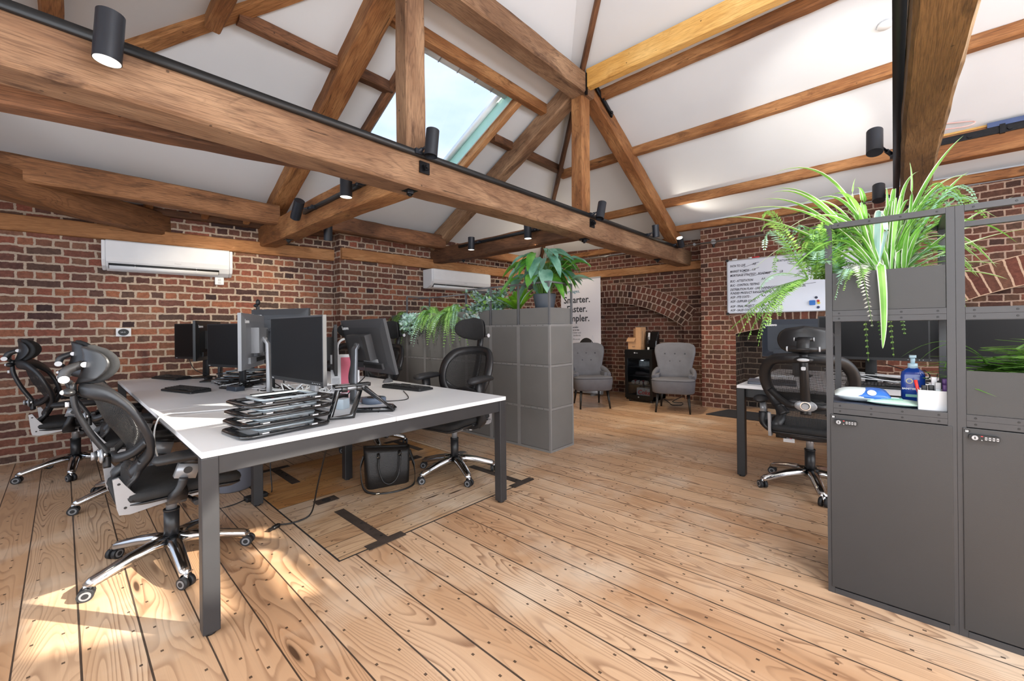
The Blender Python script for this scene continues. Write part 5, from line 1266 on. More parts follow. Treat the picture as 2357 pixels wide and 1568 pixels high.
# ---------------------------------------------------------------- armchairs, fridge
velvet = mat('grey_velvet', (94, 94, 100), .85, var=.10, vs=9, grain=.3, gs=500); velvet_d = mat('velvet_seam', (70, 70, 76), .9); leg_m = mat('black_wood_leg', (22, 20, 20), .4, var=.1)
def armchair(label, loc, rz):
    t = thing('armchair', label, 'armchair', loc, rz, 'grey button-back armchairs')
    b = MB(); rings = []
    out = [(x, y) for x, y in rrect(.28, .29, .14, 6)]
    for z, k in ((.255, .90), (.27, .96), (.40, 1.0), (.43, 1.0), (.452, .965), (.46, .85), (.462, .4), (.462, .05)): rings.append([(x * k + .03, y * k * (1.0 if x > 0 else .92), z + .012 * (x > .1)) for x, y in out])
    b.loft(rings, velvet); b.tube([(x * 1.003 + .03, y * 1.003 * (1.0 if x > 0 else .92), .437 + .012 * (x > .1)) for x, y in out], .005, velvet_d, 6, closed=True); b.build('seat', t)
    b = MB(); rings = []
    for z, hw, x0 in ((.42, .235, -.20), (.50, .232, -.215), (.58, .235, -.235), (.66, .25, -.255), (.74, .27, -.275), (.82, .285, -.295), (.89, .283, -.312), (.93, .26, -.322), (.955, .20, -.328), (.962, .1, -.33)):
        th = .05 if z < .9 else .035; ring = []
        for i in range(24):
            a = 2 * PI * i / 24; y = hw * math.copysign(abs(math.cos(a)) ** .55, math.cos(a)); curve = 1.1 * y * y
            ring.append((x0 + curve + th * math.copysign(abs(math.sin(a)) ** .7, math.sin(a)), y, z))
        rings.append(ring)
    b.loft(rings, velvet)
    for y, z in ((-.14, .80), (0, .80), (.14, .80), (-.07, .69), (.07, .69)):
        x = {.80: -.29, .69: -.262}[z] + 1.1 * y * y + .05; b.sph((x, y, z), (.008, .011, .011), velvet_d, 10, 6)
    b.build('backrest', t)
    for s in (-1, 1):
        b = MB(); b.tube(spline([(-.17, .235 * s, .56), (-.08, .265 * s, .535), (.03, .272 * s, .50), (.10, .268 * s, .475)], 5), 1, velvet, sec=[(.035 * math.cos(a), .045 * math.sin(a)) for a in [2 * PI * i / 12 for i in range(12)]], up=(0, 1, 0), rf=lambda q: 1.05 - .2 * q); b.bx(-.16, .08, .225 * s - .03, .225 * s + .03, .42, .52, velvet); b.build('arm', t, bevel=.02)
    for x, y, dx in ((.22, .2, .05), (.22, -.2, .05), (-.17, .18, -.07), (-.17, -.18, -.07)):
        b = MB(); b.cyl((x, y, .26), (x + dx, y * 1.12, 0), .021, leg_m, 14, r1=.012); b.build('leg', t)
armchair('grey button-back armchair beside the grey storage end, before the banner', (5.50, 3.44, 0), PI + .82)
armchair('grey button-back armchair standing in front of the brick pier, right of the fridge', (5.98, 2.34, 0), PI + .30)
t = thing('drinks_fridge', 'small black glass-fronted drinks fridge standing in the arched recess', 'fridge', (6.22, 3.0, 0))
fb = mat('fridge_black', (14, 14, 15), .3, var=.1)
b = MB(); D, Wf = .5, .23
for r in ((.03, D, -Wf, -Wf + .02, .03, .84), (.03, D, Wf - .02, Wf, .03, .84), (.03, D, -Wf, Wf, .82, .84), (.03, D, -Wf, Wf, .03, .10), (D - .02, D, -Wf, Wf, .03, .84)): b.bx(*r, fb)
for x in (.06, D - .05):
    for y in (-.18, .18): b.cyl((x, y, 0), (x, y, .03), .015, fb, 8)
b.build('cabinet', t, bevel=.003)
b = MB()
for r in ((-.005, .028, -Wf, -Wf + .04, .06, .838), (-.005, .028, Wf - .04, Wf, .06, .838), (-.005, .028, -Wf + .04, Wf - .04, .70, .838), (-.005, .028, -Wf + .04, Wf - .04, .06, .115)): b.bx(*r, fb)
b.cyl((-.005, .06, .79), (-.0065, .06, .79), .011, label_w, 14); b.text('husky', .018, facing((-.0065, .045, .784), *WEST), label_w)
b.cyl((-.005, .0, .085), (-.008, .0, .085), .011, silver, 12)
d = b.build('door', t)
b = MB(); b.bx(.004, .007, -Wf + .04, Wf - .04, .115, .70, glass_mat('fridge_glass', (215, 220, 225), .02, .95)); b.build('glass', d)
wire = mat('fridge_shelf', (70, 72, 74), .4, .5, var=.05)
for z in (.27, .41, .56, .675):
    b = MB()
    for k in range(12): b.cyl((.05 + k * .033, -.2, z), (.05 + k * .033, .2, z), .003, wire, 5)
    b.cyl((.05, -.2, z), (.05, .2, z), .006, wire, 6); b.build('shelf', t)
lit = bpy.data.lights.new('fridge_fill', 'POINT'); lit.energy = 5; lit.color = (.9, .95, 1); lit.shadow_soft_size = .03; lo = bpy.data.objects.new('fridge_fill', lit); COL.objects.link(lo); lo.location = (6.36, 3.0, .66)  # point fill added inside so the fridge contents show
coke_s = mat('carton_silver', (176, 178, 182), .4, .2, var=.08); coke_r = mat('lettering_red', (196, 28, 40), .5)
b = MB(); b.bx(-.11, .11, -.13, .10, 0, .125, coke_s); b.text('Coke', .10, facing((-.1115, .085, .025), *WEST), coke_r, shear=.2, bold=.002, xs=.95)
b.build('drinks_carton', label='silver carton with red lettering on the floor of the drinks fridge', cat='drinks carton', loc=(6.37, 2.95, .103))
can_m = mat('can_alu', (196, 196, 200), .25, .7, var=.15, vs=40); can_r = mat('can_red', (150, 52, 58), .3, .3, var=.3, vs=40)
for k, (y, nm) in enumerate(((.13, 'nearest the left side'), (.06, 'second from the left side'), (-.01, 'third from the left side'), (-.08, 'nearest the right side'))):
    b = MB(); b.cyl((-.03, 0, .033), (.085, 0, .033), .033, can_r if k % 2 == 0 else can_m, 18); b.cyl((-.036, 0, .033), (-.03, 0, .033), .027, can_m, 18, r1=.033); b.build('drinks_can', label='drinks can lying on the low fridge shelf, ' + nm, cat='can', group='cans in the fridge', loc=(6.33, 3.0 + y, .276))
b = MB(); b.rbox((0, 0, .05), (.2, .2, .1), .03, mat('clear_wrap', (150, 156, 160), .2, var=.3, vs=30)); b.build('wrapped_pack', label='clear wrapped pack on the upper fridge shelf', cat='food pack', loc=(6.38, 2.93, .566), bevel=.02)
b = MB(); b.X = Matrix.Rotation(PI / 2, 4, 'X') @ Matrix.Identity(4); b.lathe([(.001, 0), (.032, 0), (.034, .01), (.034, .13), (.014, .19), (.013, .23), (.001, .232)], mat('dark_bottle', (60, 52, 52), .2, var=.2), 18); b.build('glass_bottle', label='dark bottle lying on the middle fridge shelf', cat='bottle', loc=(6.34, 3.10, .448))
card = mat('brown_cardboard', (196, 150, 108), .8, var=.06, vs=12)
t = thing('cardboard_box', 'open brown cardboard box standing on the drinks fridge', 'cardboard box', (6.40, 3.10, .84), .08)
b = MB(); w = .005
for r in ((-.12, -.12 + w, -.10, .11, 0, .19), (.12 - w, .12, -.10, .11, 0, .34), (-.12, .12, -.10, -.10 + w, 0, .34), (-.12, .12, .11 - w, .11, 0, .20), (-.12, .12, -.10, .11, 0, w)): b.bx(*r, card)
b.bx(-.125, -.119, -.105, -.02, 0, .36, card); b.bx(-.12, .10, -.106, -.10, .0, .36, card); b.bx(-.12, .1, -.1, -.02, .355, .36, card)
b.text('fragile', .022, facing((-.1255, .04, .04), *WEST), bt); b.text('NUTRITION', .04, facing((-.06, -.1065, .30), (0, 0, -1), (1, 0, 0)), bt); b.build('box', t)
b = MB(); b.quad((-.12, .11, .19), (-.12, -.02, .19), (-.2, -.02, .13), (-.2, .11, .13), card); b.build('flap', t)
t = thing('food_pouch', 'black and silver food pouch with a white side strip standing on the fridge', 'pouch', (6.44, 2.86, .84), -.1)
foil = mat('black_foil', (20, 20, 22), .2, .3, var=.5, vs=18, coat=.3)
b = MB(); b.loft([[(x, y, z) for x, y in rrect(d_, w_, min(d_, .02), 2)] for z, d_, w_ in ((0, .05, .095), (.03, .06, .10), (.14, .05, .105), (.23, .02, .115), (.285, .004, .12))], foil, smooth=False)
b.build('pouch', t)
b = MB(); b.quad((-.064, .055, .0), (-.064, .02, .0), (-.03, .02, .27), (-.03, .055, .27), white_pl); b.text('Huel', .055, facing((-.0655, .023, .1), (.15, 0, .98), (0, 1, 0)), bt, bold=.001); b.build('label_strip', t)
cable('power_cable', 'black lead coiled on the floor between the fridge and the right armchair', [(6.5, 2.72, .06), (6.45, 2.6, .01), (6.3, 2.5, .01), (6.35, 2.38, .01), (6.5, 2.42, .02), (6.45, 2.55, .03), (6.7, 2.5, .08)], .006, cab_k)
# mat and floor socket
b = MB(); b.prism([(5.93, 1.89), (6.46, 1.75), (6.46, .6), (5.93, .6)], .001, .012, mat('dark_mat', (40, 40, 44), .95, var=.1, vs=60)); b.build('floor_mat', label='dark grey mat on the floorboards before the fireplace opening', cat='mat')
t = thing('floor_socket', 'small white label card hanging under the right chair seat', 'card', (3.63, .575, .335))
b = MB(); b.box((0, 0, .03), (.002, .07, .055), white_pl, (0, 0, .1)); b.box((-.002, 0, .035), (.001, .04, .012), grey_t, (0, 0, .1)); b.box((-.002, -.012, .036), (.0015, .01, .01), red_m, (0, 0, .1)); b.build('card', t)
t = thing('swing_tag', 'white paper tag hanging under the round headrest chair', 'tag', (2.30, 2.60, .36))
b = MB(); b.tube(spline([(0, 0, .09), (-.004, -.01, .05), (-.016, -.018, 0)], 5), 1, white_pl, sec=[(-.014, -.0008), (.014, -.0008), (.014, .0008), (-.014, .0008)], up=(1, 0, 0)); b.build('paper', t)
# things on the right desk
t = thing('laptop', 'closed grey laptop on the near corner of the right desk', 'laptop', (3.90, .73, Zd), .15)
b = MB(); b.rbox((0, 0, .009), (.23, .33, .018), .012, mat('laptop_grey', (96, 100, 110), .35, .4, var=.05)); b.build('base', t); b = MB(); b.rbox((0, 0, .022), (.23, .33, .006), .012, _m['laptop_grey']); b.build('lid', t)
b = MB(); b.rbox((0, 0, .006), (.15, .22, .012), .005, white_pl); b.build('notepad', label='white folded papers at the far corner of the right desk', cat='papers', loc=(4.55, .80, Zd), rotz=.4)
b = MB(); pouch(b, .3, .24, .16, mat('grey_canvas', (92, 98, 100), .85, var=.12, vs=20, grain=.4, gs=300)); b.build('canvas_bag', label='grey canvas bag with a yellow patch at the right picture edge', cat='bag', loc=(3.98, -.78, Zd + .01), rotz=.3)
b = MB(); b.sph((0, 0, 0), (.03, .035, .025), mat('yellow_patch', (196, 196, 50), .6, var=.3, vs=40), 12, 8); b.build('stress_ball', label='yellow green ball lying on the grey canvas bag', cat='ball', loc=(3.93, -.72, Zd + .175))
b = MB(); b.cyl((0, 0, 0), (0, 0, .05), .022, port, 16); b.cyl((0, 0, .05), (0, 0, .06), .023, red_m, 16); b.build('ink_pot', label='small black and red pot under the screens of the right desk', cat='pot', loc=(4.27, -.12, Zd))
# ---------------------------------------------------------------- track lighting
lamp_m = mat('spot_black', (34, 38, 46), .42, .2, var=.1); glow = mat('lamp_glow', (255, 246, 226), .5, emit=9.0)
def track(label, p, q, s=.024):
    b = MB(); up = (0, 0, 1)
    b.tube([p, q], 1, black, sec=[(-.018, -s / 2), (.018, -s / 2), (.018, s / 2), (-.018, s / 2)], up=up)
    d = (V(q) - V(p)).normalized(); n = d.cross(V((0, 0, 1)))
    return b.build('lighting_track', label=label, cat='lighting track', group='lighting tracks')
track('black lighting track along the near top edge of the long tie beam', (-1.2, 2.405, 2.418), (6.35, 2.405, 2.41), .03)
track('black lighting track on the near side of the lighter half tie', (1.605, 2.68, 2.35), (1.615, 4.25, 2.36))
track('black lighting track on the near side of the dark half tie', (3.91, 2.75, 2.40), (3.92, 4.65, 2.40))
track('black lighting track along the left side of the overhead beam', (.6, -.025, 2.36), (6.2, -.025, 2.36), .04)
def spot(label, a, c, base, lit_end=None, r=.045):
    """cylindrical spotlight from a (top) to c (mouth); base is the point on the track"""
    a, c, base = V(a), V(c), V(base); mid = (a + c) / 2
    t = thing('spotlight', label, 'spotlight', base, 0, 'track spotlights')
    ax = (c - a).normalized(); b = MB(); b.X = Matrix.Translation(-base)
    b.cyl(a, c, r, lamp_m, 28, caps=False); A, B = frame(ax)
    for p, rr in ((a, r),): b.add([tuple(p + A * (rr * math.cos(2 * PI * i / 28)) + B * (rr * math.sin(2 * PI * i / 28))) for i in range(28)], [tuple(range(28))], lamp_m)
    b.cyl(c, c - ax * .03, r * .94, white_pl if lit_end else lamp_m, 28, r1=r * .86, caps=False)
    b.build('lamp_body', t)
    b = MB(); b.X = Matrix.Translation(-base); p = c - ax * .028
    b.add([tuple(p + A * (r * .86 * math.cos(2 * PI * i / 24)) + B * (r * .86 * math.sin(2 * PI * i / 24))) for i in range(24)], [tuple(range(24))], glow if lit_end else port); b.build('lens', t)
    b = MB(); b.X = Matrix.Translation(-base); b.cyl(base, base + (mid - base) * .35, .014, lamp_m, 10); b.cyl(base + (mid - base) * .3, mid, .008, lamp_m, 10); b.box(base, (.05, .03, .035), lamp_m); b.build('bracket', t)
    return t
spot('big black spotlight at upper left, lit, nearest the camera', (.14, 2.30, 2.478), (.128, 2.30, 2.285), (.13, 2.39, 2.41), True)
spot('spotlight on the long beam in front of the left post', (1.735, 2.32, 2.57), (1.715, 2.32, 2.385), (1.66, 2.39, 2.42))
spot('spotlight on the long beam in front of the right post', (3.99, 2.32, 2.56), (3.93, 2.32, 2.376), (3.87, 2.39, 2.42))
spot('spotlight on the long beam below the sloping orange timber', (5.35, 2.32, 2.557), (5.37, 2.32, 2.40), (5.26, 2.39, 2.42))
spot('bright upturned spotlight at the wall end of the long beam', (6.22, 2.30, 2.39), (6.12, 2.29, 2.50), (6.15, 2.39, 2.41), True)
spot('lit spotlight on the lighter half tie, pointing straight down', (1.50, 3.115, 2.40), (1.50, 3.12, 2.235), (1.59, 3.06, 2.35), True)
spot('spotlight on the lighter half tie tilted towards the back wall', (1.49, 4.02, 2.40), (1.50, 4.16, 2.27), (1.60, 3.98, 2.355))
spot('small spotlight on the far side of the lighter half tie', (1.98, 4.55, 2.36), (2.0, 4.6, 2.2), (1.86, 4.5, 2.35))
spot('lit spotlight near the wall end of the dark half tie', (3.80, 4.24, 2.455), (3.80, 4.245, 2.285), (3.90, 4.18, 2.40), True)
spot('lit spotlight near the long beam end of the dark half tie', (3.80, 3.23, 2.452), (3.80, 3.225, 2.28), (3.90, 3.17, 2.40), True)
spot('spotlight beside the overhead beam, aimed at the white slope', (3.72, .085, 2.36), (3.78, .085, 2.525), (3.90, -.005, 2.37))
spot('spotlight by the overhead beam half hidden behind spider plant leaves', (5.0, .09, 2.32), (5.06, .09, 2.47), (5.15, -.005, 2.36))
# ---------------------------------------------------------------- plants
f_green = leaf_mat('fern_green', (112, 168, 78), (176, 220, 120)); f_blue = leaf_mat('fern_blue', (130, 186, 162), (196, 230, 212)); f_dark = leaf_mat('fern_dark', (70, 120, 48), (126, 176, 82)); f_pale = leaf_mat('fern_faded', (168, 172, 158), (214, 216, 206))
f_silver = leaf_mat('silver_leaf', (126, 160, 158), (204, 226, 222)); l_green = leaf_mat('lily_green', (52, 118, 38), (120, 182, 70), 9); l_teal = leaf_mat('lily_teal', (70, 130, 110), (150, 196, 176), 9); l_strap = leaf_mat('strap_green', (96, 166, 36), (158, 212, 68), 7)
s_green = leaf_mat('spider_green', (96, 156, 56), (148, 204, 98), 6); s_white = leaf_mat('spider_white', (214, 226, 200), (240, 244, 232), 6); s_blue = leaf_mat('spider_bluish', (120, 170, 170), (180, 214, 212), 6); stem_m = leaf_mat('stem_green', (84, 128, 52), (120, 164, 76), 12)
d_strap = leaf_mat('dark_strap', (58, 104, 38), (122, 164, 70), 9)
def bez(p0, p1, p2, n):
    p0, p1, p2 = V(p0), V(p1), V(p2)
    c = p1 * 2 - (p0 + p2) * .5
    return [p0 * (1 - t) ** 2 + c * (2 * t * (1 - t)) + p2 * t * t for t in [k / n for k in range(n + 1)]]
def frond(b, pts, wid, m, rnd, nl=26, stem=True):
    """fern frond: a stem with leaflets on both sides"""
    N = len(pts) - 1
    if stem: b.tube(pts, .0016, stem_m, 4, rf=lambda q: 1.2 - .8 * q)
    for k in range(nl):
        t = (k + .6) / nl; x = t * N; i = min(int(x), N - 1); p = pts[i].lerp(pts[i + 1], x - i); d = (pts[i + 1] - pts[i]).normalized()
        S = d.cross(V((0, 0, 1)));
        if S.length < .15: S = d.cross(Rw)
        S.normalize(); U = S.cross(d)
        L = wid * (min(t * 5, 1.0)) * (1 - t) ** .55 + .004; w = 1.0 / nl * sum((pts[j + 1] - pts[j]).length for j in range(N)) * .62
        for s in (-1, 1):
            a = (S * s + d * .35 - U * rnd.uniform(.0, .35)).normalized()
            tip = p + a * L * rnd.uniform(.85, 1.1); q = p + a * L * .45
            b.add([tuple(p), tuple(q + d * w * .62), tuple(tip), tuple(q - d * w * .5)], [(0, 1, 2, 3)], m)
def ribbon(b, pts, w, mi, me, up=None, fold=.25, prof=None):
    """strap leaf with pale margins"""
    N = len(pts) - 1; rows = []
    prof = prof or (lambda t: (min(1, t * 5 + .45)) * (1 - t ** 3) ** .8 + .01)
    for k, p in enumerate(pts):
        d = (pts[min(k + 1, N)] - pts[max(k - 1, 0)]).normalized(); S = d.cross(V(up) if up is not None else V((0, 0, 1)))
        if S.length < .2: S = d.cross(Fw)
        S.normalize(); U = S.cross(d); q = w * prof(k / N)
        rows.append([p - S * q + U * q * fold, p - S * q * .74 + U * q * fold * .6, p, p + S * q * .74 + U * q * fold * .6, p + S * q + U * q * fold])
    vs = [tuple(v) for r in rows for v in r]
    for c, m in ((0, me), (1, mi), (2, mi), (3, me)):
        b.add(vs, [(k * 5 + c, k * 5 + c + 1, k * 5 + c + 6, k * 5 + c + 5) for k in range(N)], m, True)
def blade(b, p, d, up, L, W, droop, m, n=8):
    """broad pointed leaf that folds along its rib and droops at the tip"""
    p, d, up = V(p), V(d).normalized(), V(up); rows = []
    for k in range(n + 1):
        t = k / n; q = W * (math.sin(PI * min(t * .92 + .04, 1) ** .8)) ** .9 * (1 if t < 1 else 0)
        c = p + d * (L * t) + up * (-droop * t * t); S = d.cross(up).normalized()
        rows.append([c - S * q + up * q * .35, c - S * q * .5 + up * q * .12, c, c + S * q * .5 + up * q * .12, c + S * q + up * q * .35])
    vs = [tuple(v) for r in rows for v in r]
    b.add(vs, [(k * 5 + c, k * 5 + c + 1, k * 5 + c + 6, k * 5 + c + 5) for k in range(n) for c in range(4)], m, True)
def fern(label, base, n, L, az, spread, elev, droop, ms, seed, wid=.05, group='hanging ferns'):
    rnd = random.Random(seed); b = MB(); base = V(base)
    for k in range(n):
        a = az + rnd.uniform(-spread, spread); e = rnd.uniform(*elev); l = L * rnd.uniform(.65, 1.15); g = droop * rnd.uniform(.6, 1.2)
        d = V((math.cos(a) * math.cos(e), math.sin(a) * math.cos(e), math.sin(e))); p = base + V((rnd.uniform(-.05, .05), rnd.uniform(-.1, .1), 0))
        pts = [p + d * (l * t * (1 - .25 * t)) + V((0, 0, -g * t * t)) for t in [j / 9 for j in range(10)]]
        frond(b, pts, wid * rnd.uniform(.8, 1.15), rnd.choice(ms), rnd)
    return b.build('fern', label=label, cat='plant', group=group)
XF = 3.33; zp = 1.385
fern('green fern hanging over the wall end of the grey storage row', (3.28, 5.02, zp), 22, .40, PI, 1.2, (.1, 1.1), .44, [f_green, f_green, f_dark], 3)
fern('large blue tinged fern spilling over the long planter, farther half', (3.28, 4.42, zp), 52, .46, PI, 1.5, (.1, 1.3), .40, [f_blue, f_green, f_green, f_green], 4, .065)
fern('large green fern with long fronds hanging down the storage panels', (3.26, 3.95, zp), 56, .48, PI, 1.5, (.1, 1.3), .46, [f_green, f_green, f_blue, f_green], 5, .065)
rnd = random.Random(9); b = MB()
for pts in ([(3.2, 4.0, 1.42), (3.02, 3.98, 1.33), (2.98, 4.02, 1.04)], [(3.2, 3.86, 1.42), (3.02, 3.80, 1.30), (3.04, 3.74, .90)], [(3.2, 4.15, 1.42), (3.05, 4.1, 1.3), (3.0, 4.1, 1.08)]):
    frond(b, bez(*pts, 12), .055, f_green, rnd, 34)
b.build('fern', label='long pale green fern fronds trailing lowest over the storage front', cat='plant', group='hanging ferns')
def feathery(label, base, n, L, ms, seed, az=None):
    rnd = random.Random(seed); b = MB(); base = V(base)
    for k in range(n):
        a = rnd.uniform(0, 2 * PI) if az is None else az + rnd.uniform(-1, 1); e = rnd.uniform(.25, 1.45) if az is None else rnd.uniform(-.3, .5); l = L * rnd.uniform(.5, 1.1)
        d = V((math.cos(a) * math.cos(e), math.sin(a) * math.cos(e), math.sin(e))); pts = [base + V((rnd.uniform(-.06, .06), rnd.uniform(-.1, .1), 0)) + d * l * t + V((0, 0, -.1 * t * t * (1 if az is None else 2.2))) for t in [j / 6 for j in range(7)]]
        b.tube(pts, .0025, stem_m, 4)
        for j in range(22):
            t = .15 + .85 * j / 22; i = min(int(t * 6), 5); p = pts[i].lerp(pts[i + 1], t * 6 - i)
            for q in range(2):
                v = V((rnd.uniform(-1, 1), rnd.uniform(-1, 1), rnd.uniform(-.4, 1))).normalized(); s = v.cross(d).normalized(); w = .016 * rnd.uniform(.7, 1.4)
                b.add([tuple(p), tuple(p + v * w * 1.2 + s * w * .8), tuple(p + v * w * 2.6), tuple(p + v * w * 1.2 - s * w * .8)], [(0, 1, 2, 3)], rnd.choice(ms))
    return b.build('feathery_plant', label=label, cat='plant', group='blue green feathery plants')
feathery('blue green feathery bush inside the open frame of the storage row', (3.34, 3.40, zp), 64, .40, [f_silver, f_blue, f_green, f_silver], 11)
feathery('silvery trailing plant between the two hanging ferns', (3.24, 4.78, zp), 22, .26, [f_silver, f_silver, f_blue], 12, PI)
feathery('pale silvery sprig hanging just above the round chair headrest', (3.2, 3.52, zp), 16, .16, [f_silver, f_pale], 13, PI)
# strap-leaved plant
rnd = random.Random(21); b = MB()
for k in range(17):
    a = rnd.uniform(0, 2 * PI); e = rnd.uniform(.45, 1.4); L = rnd.uniform(.28, .44); d = V((math.cos(a) * math.cos(e), math.sin(a) * math.cos(e), math.sin(e)))
    pts = [V((3.34, 2.98, zp)) + d * L * t + V((0, 0, -.10 * t * t)) for t in [j / 8 for j in range(9)]]
    ribbon(b, pts, .032, l_strap, l_strap if k % 3 else f_blue, fold=.3, prof=lambda t: (.35 + .9 * math.sin(PI * min(t * .75 + .05, 1))) * (1 - t ** 5) + .02)
b.build('strap_leaf_plant', label='bright green broad strap leaved plant in the second planter of the storage row', cat='plant')
# peace lily in its pot
t = thing('peace_lily', 'peace lily with broad drooping leaves in a grey pot on the storage end', 'plant', (3.34, 2.62, 1.372))
pot_m = mat('grey_pot', (76, 82, 92), .5, var=.05)
b = MB(); b.lathe([(.001, .0), (.085, 0), (.092, .01), (.118, .165), (.118, .175), (.108, .175), (.104, .15), (.001, .15)], pot_m, 32); b.build('pot', t)
rnd = random.Random(31); b = MB(); b2 = MB()
for k in range(58):
    a = rnd.uniform(0, 2 * PI) if k < 46 else rnd.uniform(-1.9, -.6); r = rnd.uniform(.05, .30) if k > 8 else rnd.uniform(0, .1); h = rnd.uniform(.24, .50) - r * .35
    top = V((math.cos(a) * r, math.sin(a) * r, .15 + h)); p0 = V((math.cos(a) * .05, math.sin(a) * .05, .15)); pts = bez(p0, (p0 + top) * .5 + V((-math.cos(a) * .02, -math.sin(a) * .02, .05)), top, 6)
    b2.tube(pts, .0032, stem_m, 5); d = V((math.cos(a), math.sin(a), rnd.uniform(-.8, .45))); L = rnd.uniform(.15, .25)
    blade(b, top, d, (0, 0, 1), L, L * .30, rnd.uniform(.06, .17), rnd.choice([l_green, l_green, l_teal, l_teal]))
b.build('leaves', t); b2.build('stems', t)
# spider plant on the locker: leaves given by middle and tip (right, height, depth) in metres from the crown
crown = V((2.52, .03, 1.415)); SC = .000627
def at(zx, zy, dep, cx=1100, cy=1060): return crown + Rw * ((zx - cx) * SC) + V((0, 0, (cy - zy) * SC)) + Fw * dep
rnd = random.Random(41); b = MB()
LV = [((310, 300), (760, 385), .016), ((415, 365), (740, 540), .020), ((320, 430), (660, 540), .018), ((265, 470), (660, 610), .020), ((0, 590), (480, 690), .018), ((60, 575), (620, 640), .018), ((965, 315), (935, 620), .009), ((1020, 385), (1005, 620), .012), ((1235, 370), (1190, 640), .010), ((1790, 0), (1430, 430), .018), ((1660, 350), (1380, 520), .024), ((1890, 250), (1560, 530), .016), ((1360, 205), (1335, 520), .009), ((1490, 250), (1290, 500), .014), ((1990, 500), (1580, 730), .018), ((2050, 640), (1600, 770), .022), ((2050, 740), (1650, 840), .020), ((2050, 960), (1600, 965), .018), ((2050, 1080), (1640, 1020), .018), ((1700, 1250), (1470, 1050), .012), ((1640, 960), (1420, 900), .014), ((1250, 470), (1150, 700), .020), ((880, 560), (950, 800), .02), ((700, 560), (850, 760), .022), ((560, 640), (800, 800), .02), ((1560, 470), (1330, 640), .02), ((1130, 560), (1100, 800), .018), ((780, 800), (920, 900), .018), ((1330, 640), (1230, 800), .022), ((1450, 780), (1300, 880), .018), ((640, 790), (830, 880), .018)]
for k, (tip, mid, w) in enumerate(LV):
    dp = rnd.uniform(-.05, .10); x0 = 1045 if tip[0] < 1100 else 1175
    ribbon(b, bez(at(x0 + rnd.uniform(-25, 25), 1080, rnd.uniform(-.03, .03)), at(*mid, dp * .5), at(*tip, dp), 16), w * .74, s_green, s_white, fold=.35)
for k in range(46):
    a = rnd.uniform(-1.35, 1.35); L = rnd.uniform(420, 900); x0 = 1045 if a < 0 else 1175; dp = rnd.uniform(-.06, .14); e = 1.25 - abs(a) * .72
    tip = (x0 + math.sin(a) * L * 1.1, 1060 - L * math.cos(a) * .80 + abs(a) * 90); mid = (x0 + math.sin(a) * L * .45, 1060 - L * (.32 + .30 * math.cos(a)))
    ribbon(b, bez(at(x0 + rnd.uniform(-30, 30), 1080, rnd.uniform(-.04, .05)), at(*mid, dp * .5), at(*tip, dp), 14), rnd.uniform(.008, .014), s_green, s_white if k % 3 else s_green, fold=.35)
ribbon(b, spline([at(1045, 1070, 0), at(1010, 800, -.03), at(985, 610, -.06), at(1005, 720, -.08), at(975, 860, -.085), at(935, 985, -.09)], 6), .014, s_blue, s_white)
ribbon(b, spline([(2.46, .045, 1.42), (2.37, .04, 1.455), (2.318, .035, 1.41), (2.312, .03, 1.30), (2.312, .03, 1.18), (2.312, .034, 1.10)], 6), .015, s_green, s_white, up=(1, 0, 0))
b.build('spider_plant', label='large spider plant with long white edged leaves on top of the tall locker', cat='plant')
# ferns round the spider plant
def fern_pts(label, fr, seed, wid=.045):
    rnd = random.Random(seed); b = MB()
    for pts, m, w in fr: frond(b, bez(*pts, 14), w, m, rnd, 34)
    return b, label
b, lab = fern_pts('', [], 1)
rnd = random.Random(51)
FR = [((190, 1550), (330, 1180), f_green), ((90, 1480), (300, 1180), f_green), ((40, 1440), (260, 1240), f_dark), ((170, 1500), (300, 1240), f_dark), ((110, 1310), (300, 1180), f_green), ((160, 1255), (330, 1130), f_dark), ((190, 1150), (320, 1030), f_blue), ((250, 1500), (360, 1200), f_dark), ((350, 1010), (390, 850), f_dark), ((290, 840), (350, 720), f_blue), ((280, 600), (370, 620), f_green), ((200, 725), (340, 700), f_green), ((380, 1330), (400, 1150), f_green), ((300, 1400), (370, 1200), f_green), ((230, 1330), (340, 1160), f_green)]
for tip, mid, m in FR:
    dp = rnd.uniform(-.02, .08); frond(b, bez(at(600, 1060, .04), at(*mid, dp * .6), at(*tip, dp), 14), .052, m, rnd, 34)
for k in range(80):
    tip = (rnd.uniform(560, 1020), rnd.uniform(690, 1040)); dp = rnd.uniform(-.02, .14)
    frond(b, bez(at(720 + rnd.uniform(-80, 160), 1060, .06), at((tip[0] + 650) / 2, tip[1] - 40, dp * .5), at(*tip, dp), 10), .042, rnd.choice([f_green, f_dark, f_blue, f_green]), rnd, 22)
b.build('fern', label='bushy fern hanging off the left side of the locker trough before the whiteboard', cat='plant', group='hanging ferns')
b = MB()
def front(yy, dz, m, w, dy=0.0, x=2.305): frond(b, bez((2.42, yy, 1.42), (x + .02, yy - dy * .3, 1.44), (x, yy - dy, 1.42 - dz), 14), w, m, rnd, 34)
front(.145, .11, f_blue, .046, -.045); front(.115, .23, f_pale, .046, .05); front(.09, .06, f_green, .04, -.02); front(.13, .07, f_green, .04, -.03)
b.build('fern', label='faded fern fronds lying over the front of the locker trough', cat='plant', group='hanging ferns')
b = MB()
for k in range(34):
    tip = (1450 + rnd.uniform(0, 420), rnd.uniform(480, 1000)); dp = rnd.uniform(-.04, .12)
    frond(b, bez(at(1250, 1060, .05), at((tip[0] + 1250) / 2, tip[1] - 30, dp), at(*tip, dp), 12), .032, rnd.choice([f_green, f_green, f_blue]), rnd, 26)
